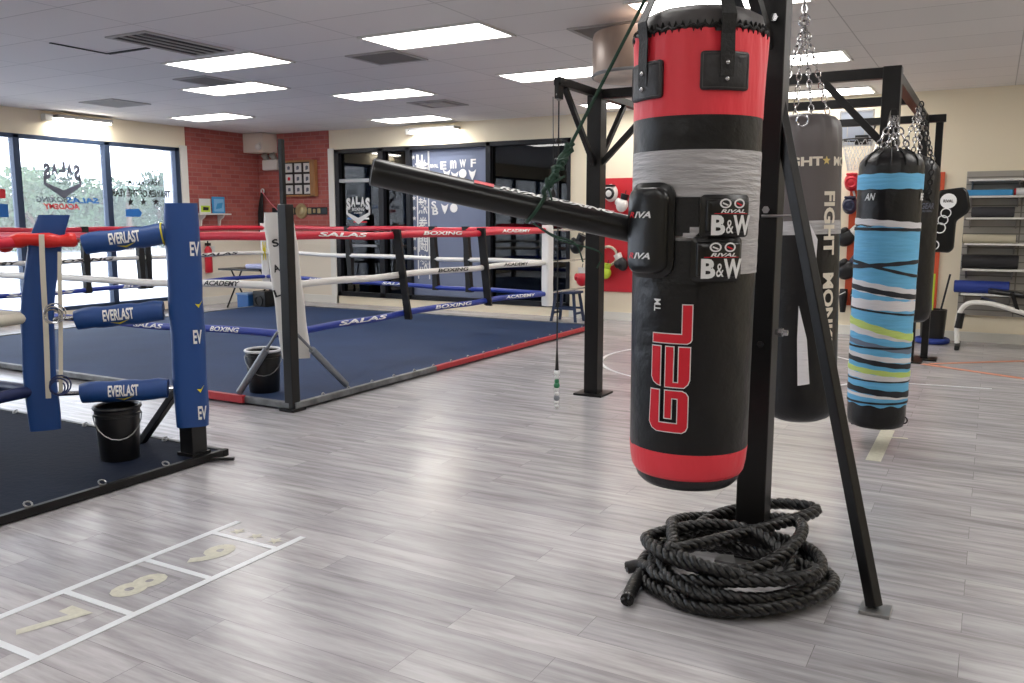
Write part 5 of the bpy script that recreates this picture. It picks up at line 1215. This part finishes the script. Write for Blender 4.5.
# stool
s0 = at(568, 321, z=0); stx, sty = s0.x, min(s0.y, 11.5); stz = zat(292, stx, sty)
st = thing('wooden_stool', 'dark blue wooden stool by the far right ring corner', 'stool', (stx, sty, 0))
MB().box((stx, sty, stz), (.38, .3, .035)).build('seat', M['blue_stool'], st, smooth=0, bevel=.008)
for a in (-1, 1):
    for b_ in (-1, 1): MB().bar((stx+a*.2, sty+b_*.15, 0.0), (stx+a*.14, sty+b_*.1, stz), .035, .035).build('leg', M['blue_stool'], st, smooth=0)
    MB().bar((stx-.17, sty+a*.13, stz*.45), (stx+.17, sty+a*.13, stz*.45), .025, .03).build('rung', M['blue_stool'], st, smooth=0); MB().bar((stx+a*.18, sty-.12, stz*.3), (stx+a*.18, sty+.12, stz*.3), .025, .03).build('rung', M['blue_stool'], st, smooth=0)

# ------------------------------------------------------------------ FLOOR MARKINGS
lad = thing('floor_ladder', 'white taped agility ladder with numbers and stars on the floor', 'floor marking', (-3, 1.8, 0))
X0, X1 = -3.205, -2.775; e = .0015
def strip(p, q, w, root=lad, mat='white_tape', nm='line', z=.0015):
    p, q = Vector((p[0], p[1], z)), Vector((q[0], q[1], z)); return MB().bar(p, q, w, .002).build(nm, M[mat], root, smooth=0)
strip((X0, -.6), (X0, 2.92), .036); strip((X1, -.6), (X1, 2.92), .036)
for k in range(8): strip((X0+.0185, 2.75-.38*k), (X1-.0185, 2.75-.38*k), .03)
fm = planemap((0, 0, 0), (1, 0, 0), (0, 1, 0))
for i, s in enumerate('987654'):
    lb = MB(); text(lb, s, .13, .25, fm, -2.99, 2.56-.38*i, .002, .045); lb.build('numeral', M['cream_tape'], lad, smooth=0)
for px, py in ((238, 531.5), (256, 536.5), (275, 541)):
    p = at(px, py, z=0); lb = MB(); poly(lb, star(p.x, p.y, .042), fm, .002); lb.build('star', M['cream_tape'], lad, smooth=0)
c = at(728, 368, z=0); rc = (at(853, 362, z=0)-at(603, 368, z=0)).length/2
a_, b_ = at(603, 368, z=0), at(853, 360, z=0); c = (a_+b_)/2
mb = MB(); n = 64; ro, ri = rc+.02, rc-.02
mb.add([(c.x+ro*cos(k*2*pi/n), c.y+ro*sin(k*2*pi/n), .002) for k in range(n)]+[(c.x+ri*cos(k*2*pi/n), c.y+ri*sin(k*2*pi/n), .002) for k in range(n)], [(k, (k+1) % n, n+(k+1) % n, n+k) for k in range(n)])
tag(mb.build('floor_circle', M['white_tape'], smooth=0), 'white circle line on the floor behind the red and black bag', 'floor marking')
om = thing('orange_floor_lines', 'two faded orange lines crossing the floor at far right', 'floor marking', (0, 9.5, 0))
a_, b_ = at(922, 364, z=0), at(1060, 384, z=0); strip(a_, b_, .08, om, 'orange_tape'); a_, b_ = at(930, 364, z=0), at(1060, 360, z=0); strip(a_, b_, .06, om, 'orange_tape', z=.003)
wm_ = thing('white_floor_line', 'short white line on the floor right of the blue taped bag', 'floor marking', (0, 7.5, 0))
strip(at(900, 383, z=0), at(992, 389, z=0), .025, wm_)
ctp = thing('cream_floor_tape', 'cream tape T mark on the floor beneath the blue taped bag', 'floor marking', (-.4, 5.7, 0))
strip(at(888, 430, z=0), at(873, 461, z=0), .09, ctp, 'cream_tape'); strip(at(882, 437, z=0), at(908, 439, z=0), .03, ctp, 'cream_tape', z=.003)

# ------------------------------------------------------------------ WORLD + VIEW
w = bpy.data.worlds.new('world'); SC.world = w; w.use_nodes = True
bg = w.node_tree.nodes['Background']; bg.inputs['Color'].default_value = (.86, .93, 1.0, 1); bg.inputs['Strength'].default_value = 4.2
SC.view_settings.view_transform = 'Standard'; SC.view_settings.look = 'None'; SC.view_settings.gamma = 1; SC.view_settings.use_curve_mapping = False
SC.view_settings.exposure = 0.33
